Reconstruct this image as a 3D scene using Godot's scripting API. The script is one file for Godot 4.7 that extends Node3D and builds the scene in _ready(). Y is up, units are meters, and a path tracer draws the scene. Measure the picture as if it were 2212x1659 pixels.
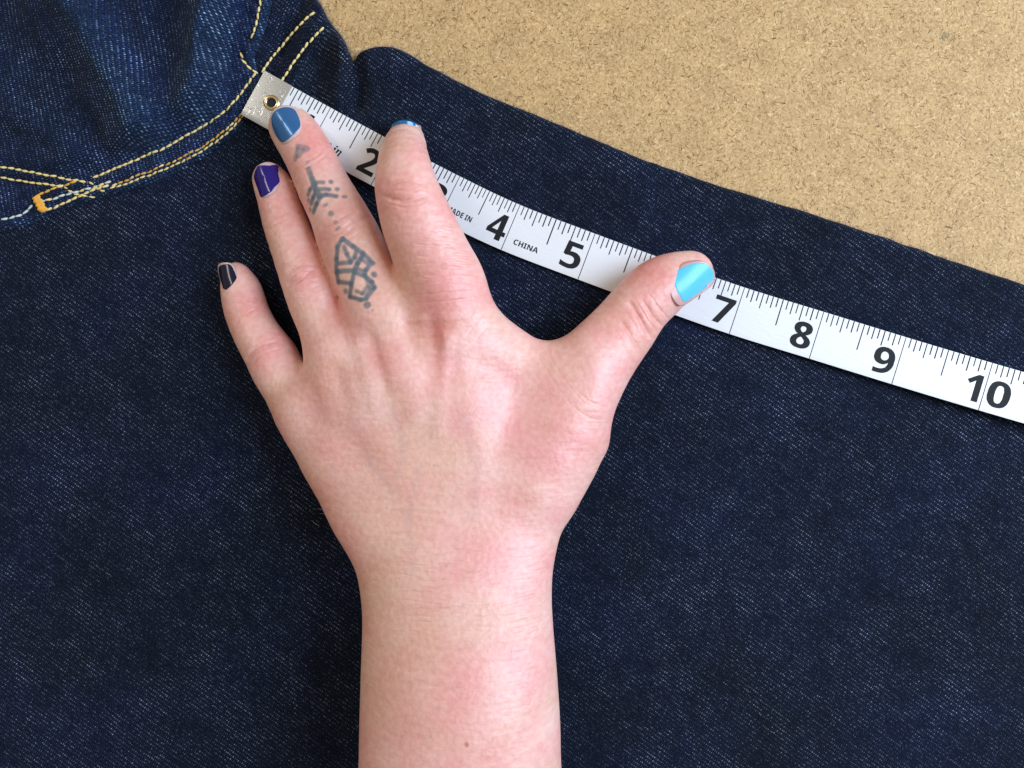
extends Node3D
# A left hand with painted nails holds a measuring tape along the thigh of raw denim jeans, on a hardboard table.
# Positions are read off the photograph in its 2212 x 1659 pixel grid and set down at a height in millimetres by at().

const EYE := 265.0            # camera above the table, mm
const PER := 0.00056216       # mm per pixel and mm of distance
const MM := 0.001

var taken := {}
var rng := RandomNumberGenerator.new()
var rough := FastNoiseLite.new()

# ------------------------------------------------------------------ helpers

func numbered(parent: Node, called: String) -> String:
	var key := str(parent.get_instance_id()) + called
	if not taken.has(key):
		taken[key] = 0
		return called
	taken[key] += 1
	return "%s_%03d" % [called, taken[key]]

func put(called: String, m: Mesh, mat: Material, parent: Node = self) -> MeshInstance3D:
	var o := MeshInstance3D.new()
	o.name = numbered(parent, called)
	o.mesh = m
	if mat:
		o.material_override = mat
	parent.add_child(o, true)
	return o

func thing(called: String, label: String, category: String) -> Node3D:
	var o := Node3D.new()
	o.name = numbered(self, called)
	add_child(o, true)
	o.set_meta("label", label)
	o.set_meta("category", category)
	return o

func at(px: float, py: float, h: float) -> Vector3:      # pixel and height -> mm
	return Vector3((px - 1106.0) * PER * (EYE - h), h, (py - 829.5) * PER * (EYE - h))

func smin(a: float, b: float, k: float) -> float:
	var h := maxf(k - absf(a - b), 0.0) / k
	return minf(a, b) - h * h * k * 0.25

func smooth(a: float, b: float, x: float) -> float:
	var t := clampf((x - a) / (b - a), 0.0, 1.0)
	return t * t * (3.0 - 2.0 * t)

func lin(r: float, g: float, b: float) -> Color:          # a linear colour as the sRGB that albedo_color takes
	return Color(r, g, b).linear_to_srgb()

func mat(c: Color, roughness := 0.6, metallic := 0.0) -> StandardMaterial3D:
	var m := StandardMaterial3D.new()
	m.albedo_color = c
	m.roughness = roughness
	m.metallic = metallic
	return m

func curve(points: Array, t: float) -> PackedFloat32Array:  # Catmull-Rom through rows of numbers, t in rows
	var n := points.size()
	var i := clampi(int(floor(t)), 0, n - 2)
	var f := t - i
	var a: Array = points[maxi(i - 1, 0)]
	var b: Array = points[i]
	var c: Array = points[i + 1]
	var d: Array = points[mini(i + 2, n - 1)]
	var out := PackedFloat32Array()
	for k in b.size():
		var p0: float = a[k]
		var p1: float = b[k]
		var p2: float = c[k]
		var p3: float = d[k]
		if i == 0:
			p0 = 2.0 * p1 - p2
		if i == n - 2:
			p3 = 2.0 * p2 - p1
		out.append(0.5 * (2.0 * p1 + (p2 - p0) * f + (2.0 * p0 - 5.0 * p1 + 4.0 * p2 - p3) * f * f + (3.0 * p1 - p0 - 3.0 * p2 + p3) * f * f * f))
	return out

func sheet(nu: int, nv: int, pos: PackedVector3Array, uv: PackedVector2Array, col: PackedColorArray, wrap := false, face := Vector3.UP) -> ArrayMesh:
	# a grid of nu x nv points in mm, smooth normals; face: the side its front looks to, zero for a closed skin
	var v := PackedVector3Array()
	v.resize(nu * nv)
	for i in nu * nv:
		v[i] = pos[i] * MM
	var nor := PackedVector3Array()
	nor.resize(nu * nv)
	var idx := PackedInt32Array()
	for i in (nu if wrap else nu - 1):
		for j in nv - 1:
			var a := i * nv + j
			var b := ((i + 1) % nu) * nv + j
			var n := (v[b] - v[a]).cross(v[a + 1] - v[a])
			n += (v[b + 1] - v[a + 1]).cross(v[b + 1] - v[b])
			for k in [a, b, a + 1, b + 1]:
				nor[k] += n
			idx.append_array([a, a + 1, b, b, a + 1, b + 1])
	var up := 0.0
	var mid := Vector3.ZERO
	for p in v:
		mid += p / v.size()
	for i in nor.size():
		nor[i] = nor[i].normalized()
		up += nor[i].dot(face)
	if face == Vector3.ZERO:
		for t in range(0, idx.size(), 3):
			up -= (v[idx[t]] - mid).dot((v[idx[t + 1]] - mid).cross(v[idx[t + 2]] - mid)) * 1e9
	if up < 0.0:
		for i in nor.size():
			nor[i] = -nor[i]
		for t in range(0, idx.size(), 3):
			var s := idx[t + 1]
			idx[t + 1] = idx[t + 2]
			idx[t + 2] = s
	return arrays(v, nor, uv, col, idx)

func arrays(v: PackedVector3Array, nor: PackedVector3Array, uv: PackedVector2Array, col: PackedColorArray, idx: PackedInt32Array) -> ArrayMesh:
	var a := []
	a.resize(Mesh.ARRAY_MAX)
	a[Mesh.ARRAY_VERTEX] = v
	a[Mesh.ARRAY_NORMAL] = nor
	if uv.size():
		a[Mesh.ARRAY_TEX_UV] = uv
	if col.size():
		a[Mesh.ARRAY_COLOR] = col
	a[Mesh.ARRAY_INDEX] = idx
	var m := ArrayMesh.new()
	m.add_surface_from_arrays(Mesh.PRIMITIVE_TRIANGLES, a)
	return m

func strokes(list: Array, h: float) -> Array:              # [px points..., sigma left px, sigma right px, amplitude] -> mm segments
	var out := []
	for s in list:
		var pts: Array = s[0]
		for i in pts.size() - 1:
			var a := at(pts[i].x, pts[i].y, h)
			var b := at(pts[i + 1].x, pts[i + 1].y, h)
			out.append([Vector2(a.x, a.z), Vector2(b.x, b.z), s[1] * 0.145, s[2] * 0.145, s[3], i == 0, i == pts.size() - 2])
	return out

func relief(list: Array, p: Vector2) -> float:             # sum of ridges and valleys; along one stroke the strongest counts
	var sum := 0.0
	var best := 0.0
	for s in list:
		if s[5]:
			sum += best
			best = 0.0
		var a: Vector2 = s[0]
		var ba: Vector2 = s[1] - a
		var pa := p - a
		var t := clampf(pa.dot(ba) / ba.length_squared(), 0.0, 1.0)
		var q := pa - ba * t
		var d2 := q.length_squared()
		var sg: float = s[2] if ba.cross(pa) > 0.0 else s[3]
		if d2 < sg * sg * 9.0:
			var g: float = s[4] * exp(-0.5 * d2 / (sg * sg))
			if absf(g) > absf(best):
				best = g
	return sum + best

# ------------------------------------------------------------------ scene

func _ready():
	rng.seed = 7
	rough.seed = 3
	rough.noise_type = FastNoiseLite.TYPE_SIMPLEX_SMOOTH
	rough.frequency = 1.0
	rough.fractal_type = FastNoiseLite.FRACTAL_FBM
	rough.fractal_octaves = 3

	var cam := Camera3D.new()
	cam.name = "camera"
	cam.position = Vector3(0, EYE * MM, 0)
	cam.rotation_degrees = Vector3(-90, 0, 0)
	cam.fov = 50.0
	cam.near = 0.02
	cam.far = 20.0
	cam.current = true
	add_child(cam)

	var we := WorldEnvironment.new()
	we.name = "room_air"
	var env := Environment.new()
	env.background_mode = Environment.BG_COLOR
	env.background_color = lin(0.325, 0.285, 0.255)
	env.background_energy_multiplier = 1.0
	env.tonemap_mode = Environment.TONE_MAPPER_LINEAR
	env.tonemap_exposure = 1.0
	env.sdfgi_enabled = true
	env.ssao_enabled = true
	env.ssil_enabled = true
	we.environment = env
	add_child(we)

	var window := AreaLight3D.new()
	window.name = "window_light"
	window.area_size = Vector2(0.55, 0.9)
	window.area_normalize_energy = true
	window.light_color = Color(0.83, 0.90, 1.0)
	window.light_energy = 1.75
	window.area_range = 4.0
	window.shadow_enabled = true
	add_child(window)
	window.look_at_from_position(Vector3(0.80, 0.66, -0.16), Vector3(0.03, 0, 0.0))

	var bounce := AreaLight3D.new()                        # a narrow second window, across the room
	bounce.name = "far_window_light"
	bounce.area_size = Vector2(0.22, 1.0)
	bounce.area_normalize_energy = true
	bounce.light_color = Color(1.0, 0.95, 0.88)
	bounce.light_energy = 0.65
	bounce.area_range = 5.0
	bounce.shadow_enabled = true
	add_child(bounce)
	bounce.look_at_from_position(Vector3(-0.95, 1.2, -0.82), Vector3(-0.06, 0, -0.04))

	build_table()
	build_jeans()
	build_tape()
	build_hand()

# ------------------------------------------------------------------ table

func build_table() -> void:
	var w := 2048
	var h := 1024
	var px := 0.125                                        # mm per texel: 256 x 128 mm
	var data := PackedByteArray()
	data.resize(w * h * 3)
	var n1 := FastNoiseLite.new()
	n1.seed = 5
	n1.frequency = 0.09
	n1.fractal_octaves = 3
	var g1 := n1.get_image(w, h).get_data()
	n1.seed = 8
	n1.frequency = 0.008
	var g2 := n1.get_image(w, h).get_data()
	for i in w * h:
		var k := 0.86 + 0.0008 * g1[i] + 0.0004 * g2[i]
		data[i * 3] = int(188 * k)
		data[i * 3 + 1] = int(155 * k)
		data[i * 3 + 2] = int(106 * k)
	var r := RandomNumberGenerator.new()
	r.seed = 11
	for n in 105000:                                        # pressed wood fibres: pale, tan and brown slivers
		var x := r.randf() * w
		var y := r.randf() * h
		var ang := r.randf() * PI
		var len := 3.0 + 15.0 * r.randf() * r.randf()
		var pick := r.randf()
		var c := Color8(100, 70, 36)
		var al := 0.25 + 0.6 * r.randf() * r.randf()
		if pick < 0.52:
			c = Color8(232, 204, 152)
		elif pick < 0.75:
			c = Color8(138, 100, 55)
		elif pick > 0.985:
			c = Color8(80, 58, 34)
			al = 0.8
		var wide := 1 + int(r.randf() * r.randf() * 3.8)
		var bend := (r.randf() - 0.5) * 0.06
		var dx := cos(ang)
		var dy := sin(ang)
		for s in int(len * 1.3):
			x += dx * 0.8
			y += dy * 0.8
			var tx := dx - dy * bend
			dy = dy + dx * bend
			dx = tx
			for k in wide:
				var o := (posmod(int(y) + k, h) * w + posmod(int(x), w)) * 3
				data[o] = int(lerpf(data[o], c.r8, al))
				data[o + 1] = int(lerpf(data[o + 1], c.g8, al))
				data[o + 2] = int(lerpf(data[o + 2], c.b8, al))
	var spot := at(2040, 80, 0)                            # the small grey scuff near the top right
	for n in 130:
		var x := (spot.x + 60.0) / px + r.randfn(0, 9)
		var y := (spot.z + 125.0) / px + r.randfn(0, 8)
		for k in 5:
			x += r.randf() * 2.0 - 1.0
			y += r.randf() * 2.0 - 1.0
			var o := (posmod(int(y), h) * w + posmod(int(x), w)) * 3
			data[o] = int(lerpf(data[o], 92, 0.5))
			data[o + 1] = int(lerpf(data[o + 1], 92, 0.5))
			data[o + 2] = int(lerpf(data[o + 2], 70, 0.5))
	var m := mat(Color.WHITE, 0.62)
	m.albedo_texture = ImageTexture.create_from_image(Image.create_from_data(w, h, false, Image.FORMAT_RGB8, data))
	var hm := NoiseTexture2D.new()
	hm.width = 512
	hm.height = 512
	hm.seamless = true
	var hn := FastNoiseLite.new()
	hn.frequency = 0.12
	hm.noise = hn
	m.metallic_specular = 0.35
	# a slab with eased edges
	var top := PackedVector3Array()
	var uv := PackedVector2Array()
	var x0 := -330.0
	var x1 := 330.0
	var z0 := -230.0
	var z1 := 260.0
	var st := SurfaceTool.new()
	st.begin(Mesh.PRIMITIVE_TRIANGLES)
	var e := 1.5
	var rings := [[0.0, 0.0], [e * 0.3, -e * 0.1], [e * 0.7, -e * 0.45], [e, -e], [e, -18.0]]
	var loop := []
	for rg in rings:
		loop.append([Vector3(x0 - rg[0], rg[1], z0 - rg[0]), Vector3(x1 + rg[0], rg[1], z0 - rg[0]), Vector3(x1 + rg[0], rg[1], z1 + rg[0]), Vector3(x0 - rg[0], rg[1], z1 + rg[0])])
	var tri := func(a: Vector3, b: Vector3, c: Vector3):
		for p in [a, b, c]:
			st.set_uv(Vector2((p.x + 60.0 + p.y) / (w * px), (p.z + 125.0 + p.y) / (h * px)))
			st.add_vertex(p * MM)
	tri.call(loop[0][0], loop[0][1], loop[0][2])
	tri.call(loop[0][0], loop[0][2], loop[0][3])
	for i in rings.size() - 1:
		for k in 4:
			var q := (k + 1) % 4
			tri.call(loop[i][k], loop[i + 1][q], loop[i][q])
			tri.call(loop[i][k], loop[i + 1][k], loop[i + 1][q])
	tri.call(loop[4][0], loop[4][2], loop[4][1])
	tri.call(loop[4][0], loop[4][3], loop[4][2])
	st.generate_normals()
	var o := put("table_top", st.commit(), m)
	o.set_meta("label", "tan hardboard table top flecked with brown fibres, under the jeans")
	o.set_meta("category", "table top")
	o.set_meta("kind", "structure")

# ------------------------------------------------------------------ jeans

var leg_edge := []            # px points of the folded outer edge
var leg_folds := []
var seat_folds := []
var seat_edge := PackedVector2Array()   # mm
var denim: StandardMaterial3D
const TILE := 102.4
const WEAR := 1.7             # the palest wear, which vertex colours of 1 stand for

func v2(list: Array) -> Array:
	var out := []
	for i in range(0, list.size(), 2):
		out.append(Vector2(list[i], list[i + 1]))
	return out

func make_denim() -> StandardMaterial3D:
	var n := 1024                                          # 0.1 mm per texel
	var col := PackedByteArray()
	col.resize(n * n * 3)
	var hgt := PackedFloat32Array()
	hgt.resize(n * n)
	var nz := FastNoiseLite.new()
	nz.seed = 21
	nz.frequency = 0.16
	nz.fractal_octaves = 2
	var g := nz.get_seamless_image(n, n).get_data()
	nz.seed = 22
	nz.frequency = 0.012
	var g2 := nz.get_seamless_image(n, n).get_data()
	var a := 12.8
	var b := 6.4
	for y in n:
		var shift := a / 5.0 * y / b
		for x in n:
			var i := y * n + x
			var warp := 0.5 + 0.5 * cos(TAU * x / (a / 3.0))
			var twill := 0.5 + 0.5 * cos(TAU * (x - shift) / a)
			var k := 0.36 + 0.22 * warp + 0.56 * (1.0 - twill) + 0.0032 * (g[i] - 128) + 0.0004 * (g2[i] - 128)
			col[i * 3] = clampi(int(22 * k), 0, 255)
			col[i * 3 + 1] = clampi(int(32 * k), 0, 255)
			col[i * 3 + 2] = clampi(int(53 * k), 0, 255)
			hgt[i] = 0.35 * warp + 0.4 * (1.0 - twill) + 0.0018 * g[i]
	var r := RandomNumberGenerator.new()
	r.seed = 4
	for j in int(n / b):                                   # the white weft showing between the indigo warp
		for i in int(n / a):
			var gx := int(i * a + (j % 5) * a / 5.0)
			var gi := posmod(int(j * b), n) * n + posmod(gx, n)
			var s := r.randf()
			var row := rough.get_noise_2d((i - int(j / 5)) * 3.7, j * 0.05)
			s = (0.34 + 0.62 * s * s) * clampf(0.92 + 0.38 * row + 0.4 * rough.get_noise_2d(i * 0.045 + 20.0, j * 0.022), 0.3, 1.4) * clampf(0.85 + 0.002 * (g2[gi] - 115), 0.5, 1.1)
			if s < 0.04:
				continue
			var cx := gx + r.randfn(0, 0.4)
			var cy := j * b + r.randfn(0, 0.4)
			for dy in range(-3, 4):
				for dx in range(-4, 5):
					var fx := dx + floorf(cx) - cx
					var fy := dy + floorf(cy) - cy
					var w := exp(-(fx * fx / 4.8 + fy * fy / 3.0)) * s
					if w < 0.03:
						continue
					var o := posmod(int(floorf(cy)) + dy, n) * n + posmod(int(floorf(cx)) + dx, n)
					w = minf(w, 1.0)
					col[o * 3] = int(lerpf(col[o * 3], 208, w))
					col[o * 3 + 1] = int(lerpf(col[o * 3 + 1], 218, w))
					col[o * 3 + 2] = int(lerpf(col[o * 3 + 2], 236, w))
					hgt[o] = lerpf(hgt[o], 0.55, w)
	for k in 8500:                                         # loose fuzz
		var x := r.randf() * n
		var y := r.randf() * n
		var ang := r.randf() * TAU
		var bend := r.randfn(0, 0.12)
		var al := 0.06 + 0.34 * r.randf() * r.randf()
		var len := int(6 + 22 * r.randf() * r.randf())
		for s in len:
			x += cos(ang) * 0.8
			y += sin(ang) * 0.8
			ang += bend
			var o := posmod(int(y), n) * n + posmod(int(x), n)
			col[o * 3] = int(lerpf(col[o * 3], 128, al))
			col[o * 3 + 1] = int(lerpf(col[o * 3 + 1], 142, al))
			col[o * 3 + 2] = int(lerpf(col[o * 3 + 2], 172, al))
	var m := mat(Color.WHITE, 0.92)
	m.metallic_specular = 0.18
	m.vertex_color_use_as_albedo = true
	m.albedo_color = lin(WEAR, WEAR, WEAR)
	m.albedo_texture = ImageTexture.create_from_image(Image.create_from_data(n, n, false, Image.FORMAT_RGB8, col))
	m.heightmap_enabled = true
	m.heightmap_texture = ImageTexture.create_from_image(Image.create_from_data(n, n, false, Image.FORMAT_RF, hgt.to_byte_array()))
	m.heightmap_scale = 0.004
	m.rim_enabled = true
	m.rim = 0.05
	m.rim_tint = 0.6
	return m

func leg_height(x: float, z: float) -> float:
	var h := 4.3 + 0.55 * rough.get_noise_2d(x * 0.022 + 9.0, z * 0.022) + 0.16 * rough.get_noise_2d(x * 0.11, z * 0.11)
	return h + relief(leg_folds, Vector2(x, z))

func edge_gap(x: float, z: float) -> float:                # mm inward from the seat panel's hem (positive inside)
	var p := Vector2(x, z)
	var best := 1e9
	var side := 1.0
	for i in seat_edge.size() - 1:
		var a := seat_edge[i]
		var ba := seat_edge[i + 1] - a
		var pa := p - a
		var t := clampf(pa.dot(ba) / ba.length_squared(), 0.0, 1.0)
		var d := (pa - ba * t).length()
		if d < best:
			best = d
			side = signf(-ba.cross(pa))
	return best * side

func seat_height(x: float, z: float) -> float:
	var d := edge_gap(x, z)
	var h := 4.3 + 0.4 * rough.get_noise_2d(x * 0.03, z * 0.03) + 0.16 * rough.get_noise_2d(x * 0.13, z * 0.13)
	h += 2.3 * (1.0 - exp(-maxf(d, 0.0) / 0.6)) + 1.6 * smooth(4.0, 40.0, d)
	h += 1.3 * rough.get_noise_2d(x * 0.16, z * 0.16 + 30.0) * exp(-(d - 4.0) * (d - 4.0) / 30.0) + 0.5 * rough.get_noise_2d(x * 0.07 + 12.0, z * 0.07)
	return h + relief(seat_folds, Vector2(x, z)) * smooth(6.5, 14.0, d) + relief(seat_grooves, Vector2(x, z))

var seat_grooves := []

func cloth_tint(x: float, z: float, wear: float) -> Color:
	var a := rough.get_noise_2d(x * 0.018 + 40.0, z * 0.018)
	var b := rough.get_noise_2d(x * 0.09, z * 0.09 + 70.0)
	var k := clampf(0.74 + 0.15 * a + 0.05 * b + wear, 0.3, WEAR)
	var w := clampf(wear, 0.0, 1.0)
	return Color(k * (0.92 - 0.22 * w), k * (0.96 - 0.04 * w), k * (1.0 + 0.2 * a + 0.36 * w)) / WEAR

func denim_uv(x: float, z: float, turn: float) -> Vector2:
	return Vector2(x, z).rotated(turn) / TILE

func build_jeans() -> void:
	denim = make_denim()
	var jeans := thing("jeans", "dark indigo raw denim jeans with yellow stitching, laid flat on the table", "jeans")
	leg_folds = strokes([
		[v2([766, 138, 772, 175, 768, 225]), 13, 13, -2.6],
		[v2([738, 95, 742, 150, 730, 220]), 15, 12, 2.6],
		[v2([800, 132, 870, 150, 960, 195]), 30, 40, 2.0],
		[v2([688, 120, 676, 190, 672, 245]), 18, 14, -1.8],
		[v2([655, -20, 625, 45, 598, 105]), 16, 16, -3.2],
		[v2([1050, 250, 1400, 400, 1800, 520, 2300, 680]), 70, 60, 0.5],
		[v2([1750, 860, 2000, 960, 2300, 1040]), 60, 60, 0.5],
		[v2([1380, 1250, 1700, 1190, 2212, 1280]), 50, 80, 0.45],
		[v2([1500, 1500, 1900, 1450, 2260, 1560]), 50, 60, -0.5],
		[v2([60, 900, 180, 1200, 330, 1500]), 60, 70, 0.55],
		[v2([180, 640, 330, 800, 520, 1100]), 50, 60, -0.45],
	], 4.5)
	leg_edge = [[-400.0, -160.0], [100.0, -160.0], [560.0, -130.0], [655.0, -40.0], [690.0, 6.0], [713.0, 48.0], [742.0, 84.0], [757.0, 116.0], [766.0, 137.0], [785.0, 119.0], [812.0, 109.0], [845.0, 107.0], [880.0, 118.0], [940.0, 153.0], [1000.0, 185.0], [1100.0, 228.0], [1200.0, 268.0], [1300.0, 310.0], [1400.0, 350.0], [1500.0, 385.0], [1600.0, 418.0], [1700.0, 447.0], [1800.0, 479.0], [1900.0, 512.0], [2000.0, 546.0], [2100.0, 580.0], [2212.0, 616.0], [2500.0, 706.0], [3300.0, 960.0]]
	var rowsE := PackedVector2Array()
	for i in range(0, (leg_edge.size() - 1) * 12 + 1):
		var c := curve(leg_edge, i / 12.0)
		var p := at(c[0], c[1], 0.6)
		rowsE.append(Vector2(p.x, p.z) + Vector2(0.4, -0.9) * 0.32 * rough.get_noise_1d(p.x * 0.09))
	var dir := Vector2(-0.4, 0.9165)
	var vs := PackedFloat32Array()
	for k in 9:
		vs.append(2.3 * (1.0 - cos(k / 8.0 * PI / 2.0)))
	var step := 0.9
	while vs[-1] < 330.0:
		if vs[-1] > 60.0:
			step = 1.5
		vs.append(vs[-1] + step)
	var pos := PackedVector3Array()
	var uv := PackedVector2Array()
	var col := PackedColorArray()
	for e in rowsE:
		for j in vs.size():
			var q := e + dir * vs[j]
			var t := clampf(vs[j] / 2.3, 0.0, 1.0)
			var round := sqrt(maxf(0.0, 1.0 - (1.0 - t) * (1.0 - t)))
			var h := 0.25 + (leg_height(q.x, q.y) - 0.25) * round
			pos.append(Vector3(q.x, h, q.y))
			uv.append(denim_uv(q.x, q.y, 0.56))
			col.append(cloth_tint(q.x, q.y, 0.0))
	put("leg_panel", sheet(rowsE.size(), vs.size(), pos, uv, col), denim, jeans)

	# seat panel, overlapping the leg: its hem runs from the left edge to the crotch and up out of the frame
	var hem := [[-90.0, 505.0], [-30.0, 501.0], [40.0, 492.0], [84.0, 474.0], [122.0, 455.0], [192.0, 432.0], [240.0, 420.0], [320.0, 397.0], [400.0, 361.0], [462.0, 321.0], [505.0, 284.0], [532.0, 250.0], [556.0, 208.0], [566.0, 176.0], [556.0, 150.0], [548.0, 125.0], [556.0, 98.0], [570.0, 62.0], [582.0, 20.0], [592.0, -40.0], [600.0, -100.0]]
	for i in range(0, (hem.size() - 1) * 8 + 1):
		var c := curve(hem, i / 8.0)
		var p := at(c[0], c[1], 5.5)
		seat_edge.append(Vector2(p.x, p.z))
	seat_folds = strokes([
		[v2([60, -40, 90, 40, 130, 110]), 20, 26, 2.4],
		[v2([300, -40, 318, 60, 350, 160, 372, 230]), 16, 24, 2.2],
		[v2([200, 210, 240, 270, 262, 318]), 14, 18, 1.6],
		[v2([400, 180, 412, 240, 405, 285]), 10, 16, 1.2],
		[v2([505, 20, 503, 80, 496, 140]), 12, 14, 1.5],
		[v2([20, 250, 90, 285, 170, 330]), 16, 20, 1.4],
		[v2([150, -60, 172, 20, 215, 85, 262, 170, 300, 240, 322, 300]), 44, 40, 13.0],
		[v2([470, -60, 470, 40, 462, 110, 452, 190, 450, 240]), 44, 28, 13.0],
		[v2([-40, 150, 60, 230, 150, 320, 200, 360]), 50, 50, 2.2],
		[v2([-40, 330, 60, 345, 130, 360]), 26, 22, 1.6],
		[v2([60, 60, 100, 150, 170, 250]), 40, 30, 1.2],
		[v2([330, 330, 400, 300, 450, 262]), 16, 16, 1.0],
		[v2([-20, 395, 80, 408, 160, 410]), 16, 14, -0.8],
	], 8.0)
	var rows := {
		"inner": v2([200, 384, 240, 368, 272, 354, 302, 338, 336, 318, 384, 302, 424, 280, 450, 267, 472, 252, 496, 231, 516, 208, 538, 180, 556, 158]),
		"outer": v2([240, 401, 280, 388, 320, 373, 360, 356, 392, 342, 420, 327, 460, 302, 500, 270, 524, 247]),
		"outer_b": v2([236, 406, 280, 395, 323, 380, 364, 363, 396, 349, 424, 334, 464, 309, 505, 276, 529, 253]),
		"left_a": v2([-16, 357, 24, 364, 64, 371, 108, 379, 150, 388, 192, 393]),
		"left_b": v2([-16, 382, 40, 390, 80, 396, 120, 401, 136, 402]),
		"tack_top": v2([82, 421, 104, 412, 122, 406, 140, 400, 162, 394]),
		"tack_low": v2([98, 455, 130, 443, 158, 431, 178, 421, 208, 409, 240, 401]),
		"tack_mid": v2([86, 438, 116, 430, 146, 420, 178, 412, 206, 404, 240, 393]),
		"cross_a": v2([138, 402, 150, 412, 166, 420, 182, 423, 202, 426]),
		"cross_b": v2([192, 392, 204, 402, 216, 412, 238, 418]),
		"low_left": v2([2, 474, 22, 472, 42, 466, 60, 456, 70, 446]),
		"fly": v2([566, -14, 562, 14, 557, 36, 552, 56, 546, 76, 539, 88]),
		"short": v2([519, 113, 526, 132, 540, 148, 558, 162]),
	}
	var gl := []
	for k in ["inner", "outer", "left_a", "left_b", "fly", "short"]:
		gl.append([rows[k], 5.0, 5.0, -0.5])
	gl.append([v2([206, 396, 290, 366, 350, 338, 410, 310, 470, 278, 520, 226, 552, 184]), 9.0, 9.0, 0.5])
	gl.append([v2([-20, 370, 60, 384, 130, 392]), 8.0, 8.0, 0.4])
	gl.append([v2([574, -20, 568, 20, 561, 52, 552, 84]), 7.0, 7.0, 0.7])
	seat_grooves = strokes(gl, 6.5)
	pos = PackedVector3Array()
	uv = PackedVector2Array()
	col = PackedColorArray()
	var nv := 120
	var ne := seat_edge.size()
	for i in ne:
		var u := i / float(ne - 1)
		var away := at(lerpf(-170, 430, smooth(0.0, 1.0, u)), lerpf(-40, -130, minf(1.0, u * 2.0)), 8.0)
		var e := seat_edge[i]
		for j in nv:
			var f := pow(j / float(nv - 1), 1.7)
			var q := e.lerp(Vector2(away.x, away.z), f)
			var h := seat_height(q.x, q.y)
			if j == 0:
				h = minf(h, leg_height(q.x, q.y)) - 0.9
			elif j == 1:
				q = e.lerp(Vector2(away.x, away.z), 0.0) 
				h = seat_height(q.x, q.y) 
			pos.append(Vector3(q.x, h, q.y))
			uv.append(denim_uv(q.x, q.y, -0.15))
			var d := edge_gap(q.x, q.y)
			var fade := (3.2 + 3.0 * rough.get_noise_2d(q.x * 0.7, q.y * 0.7)) * exp(-d * d / 2.4) + 0.06 * maxf(0.0, relief(seat_folds, q))
			var c := cloth_tint(q.x, q.y, 0.30 + fade)
			col.append(c)
	var seat := put("seat_panel", sheet(ne, nv, pos, uv, col), denim, jeans)

	# the felled seam of the two legs, above the crotch
	var band := [[588.0, 214.0], [606.0, 184.0], [626.0, 140.0], [652.0, 92.0], [672.0, 66.0], [690.0, 45.0]]
	pos = PackedVector3Array()
	uv = PackedVector2Array()
	col = PackedColorArray()
	var nb := 46
	var prof := [[-28.0, -0.5], [-27.0, 0.35], [-24.5, 0.9], [-19.0, 0.75], [-12.0, 1.0], [0.0, 1.05], [10.0, 1.0], [17.0, 0.75], [22.0, 0.95], [24.5, 0.35], [25.5, -0.5]]
	for i in nb:
		var t := i / float(nb - 1) * (band.size() - 1)
		var c := curve(band, t)
		var c2 := curve(band, minf(t + 0.05, band.size() - 1))
		var c1 := curve(band, maxf(t - 0.05, 0.0))
		var d := Vector2(c2[0] - c1[0], c2[1] - c1[1]).normalized()
		var nrm := Vector2(-d.y, d.x)
		for k in prof:
			var q := Vector2(c[0], c[1]) + nrm * (k[0] as float)
			var p := at(q.x, q.y, 5.5)
			var drop := smooth(0.86, 1.0, i / float(nb - 1))
			p.y = leg_height(p.x, p.z) * (1.0 - drop * drop * 0.75) + k[1] * (1.0 - 0.5 * drop)
			pos.append(p)
			uv.append(denim_uv(p.x, p.z, 1.25))
			col.append(cloth_tint(p.x, p.z, 0.1 if absf(k[0]) > 21.0 else -0.12))
	var felled := put("felled_seam", sheet(nb, prof.size(), pos, uv, col), denim, jeans)

	# stitches, each a short piece of twisted thread
	var cream := mat(Color8(232, 210, 136), 0.7)
	var gold := mat(Color8(216, 166, 66), 0.7)
	var pale := mat(Color8(196, 204, 196), 0.7)
	var st_long := thread_piece(2.05, 0.37)
	var st_short := thread_piece(1.75, 0.30)
	for k in rows:
		var m := cream
		if k in ["outer", "tack_top"]:
			m = gold
		if k in ["tack_mid", "low_left"]:
			m = pale
		run_stitches(rows[k], seat, func(x, z): return seat_height(x, z), st_short if k in ["outer", "outer_b", "cross_a", "cross_b"] else st_long, m, gold if k == "outer_b" else cream, 2.0 if k.begins_with("outer") else 2.15)
	var over := func(x, z): return leg_height(x, z) * 1.0 + 0.95
	run_stitches(v2([566, 158, 580, 136, 598, 110, 618, 84, 640, 60, 666, 36, 682, 26]), felled, over, st_long, cream, cream, 2.2)
	run_stitches(v2([606, 178, 622, 154, 642, 124, 664, 96, 688, 70, 706, 56]), felled, over, st_long, cream, cream, 2.2)
	# bar tack: thread wound tight across the seam
	var a := at(76, 425, 7.0)
	var b := at(95, 455, 7.0)
	var st := SurfaceTool.new()
	st.begin(Mesh.PRIMITIVE_TRIANGLES)
	var across := Vector3(b.z - a.z, 0, a.x - b.x).normalized()
	for i in 17:
		var c := a.lerp(b, i / 16.0)
		c += across * rng.randfn(0, 0.12)
		c.y = seat_height(c.x, c.z) + 0.35
		var t := Transform3D(Basis(across, Vector3.UP, across.cross(Vector3.UP)), c * MM)
		t.basis = t.basis * Basis.from_scale(Vector3(1.25, 1.3, 1.0))
		st.append_from(st_long, 0, t)
	put("bar_tack", st.commit(), mat(Color8(232, 172, 62), 0.7), jeans)
	# loose cotton fibres standing off the fold and the face of the cloth
	var lint := SurfaceTool.new()
	lint.begin(Mesh.PRIMITIVE_TRIANGLES)
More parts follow.
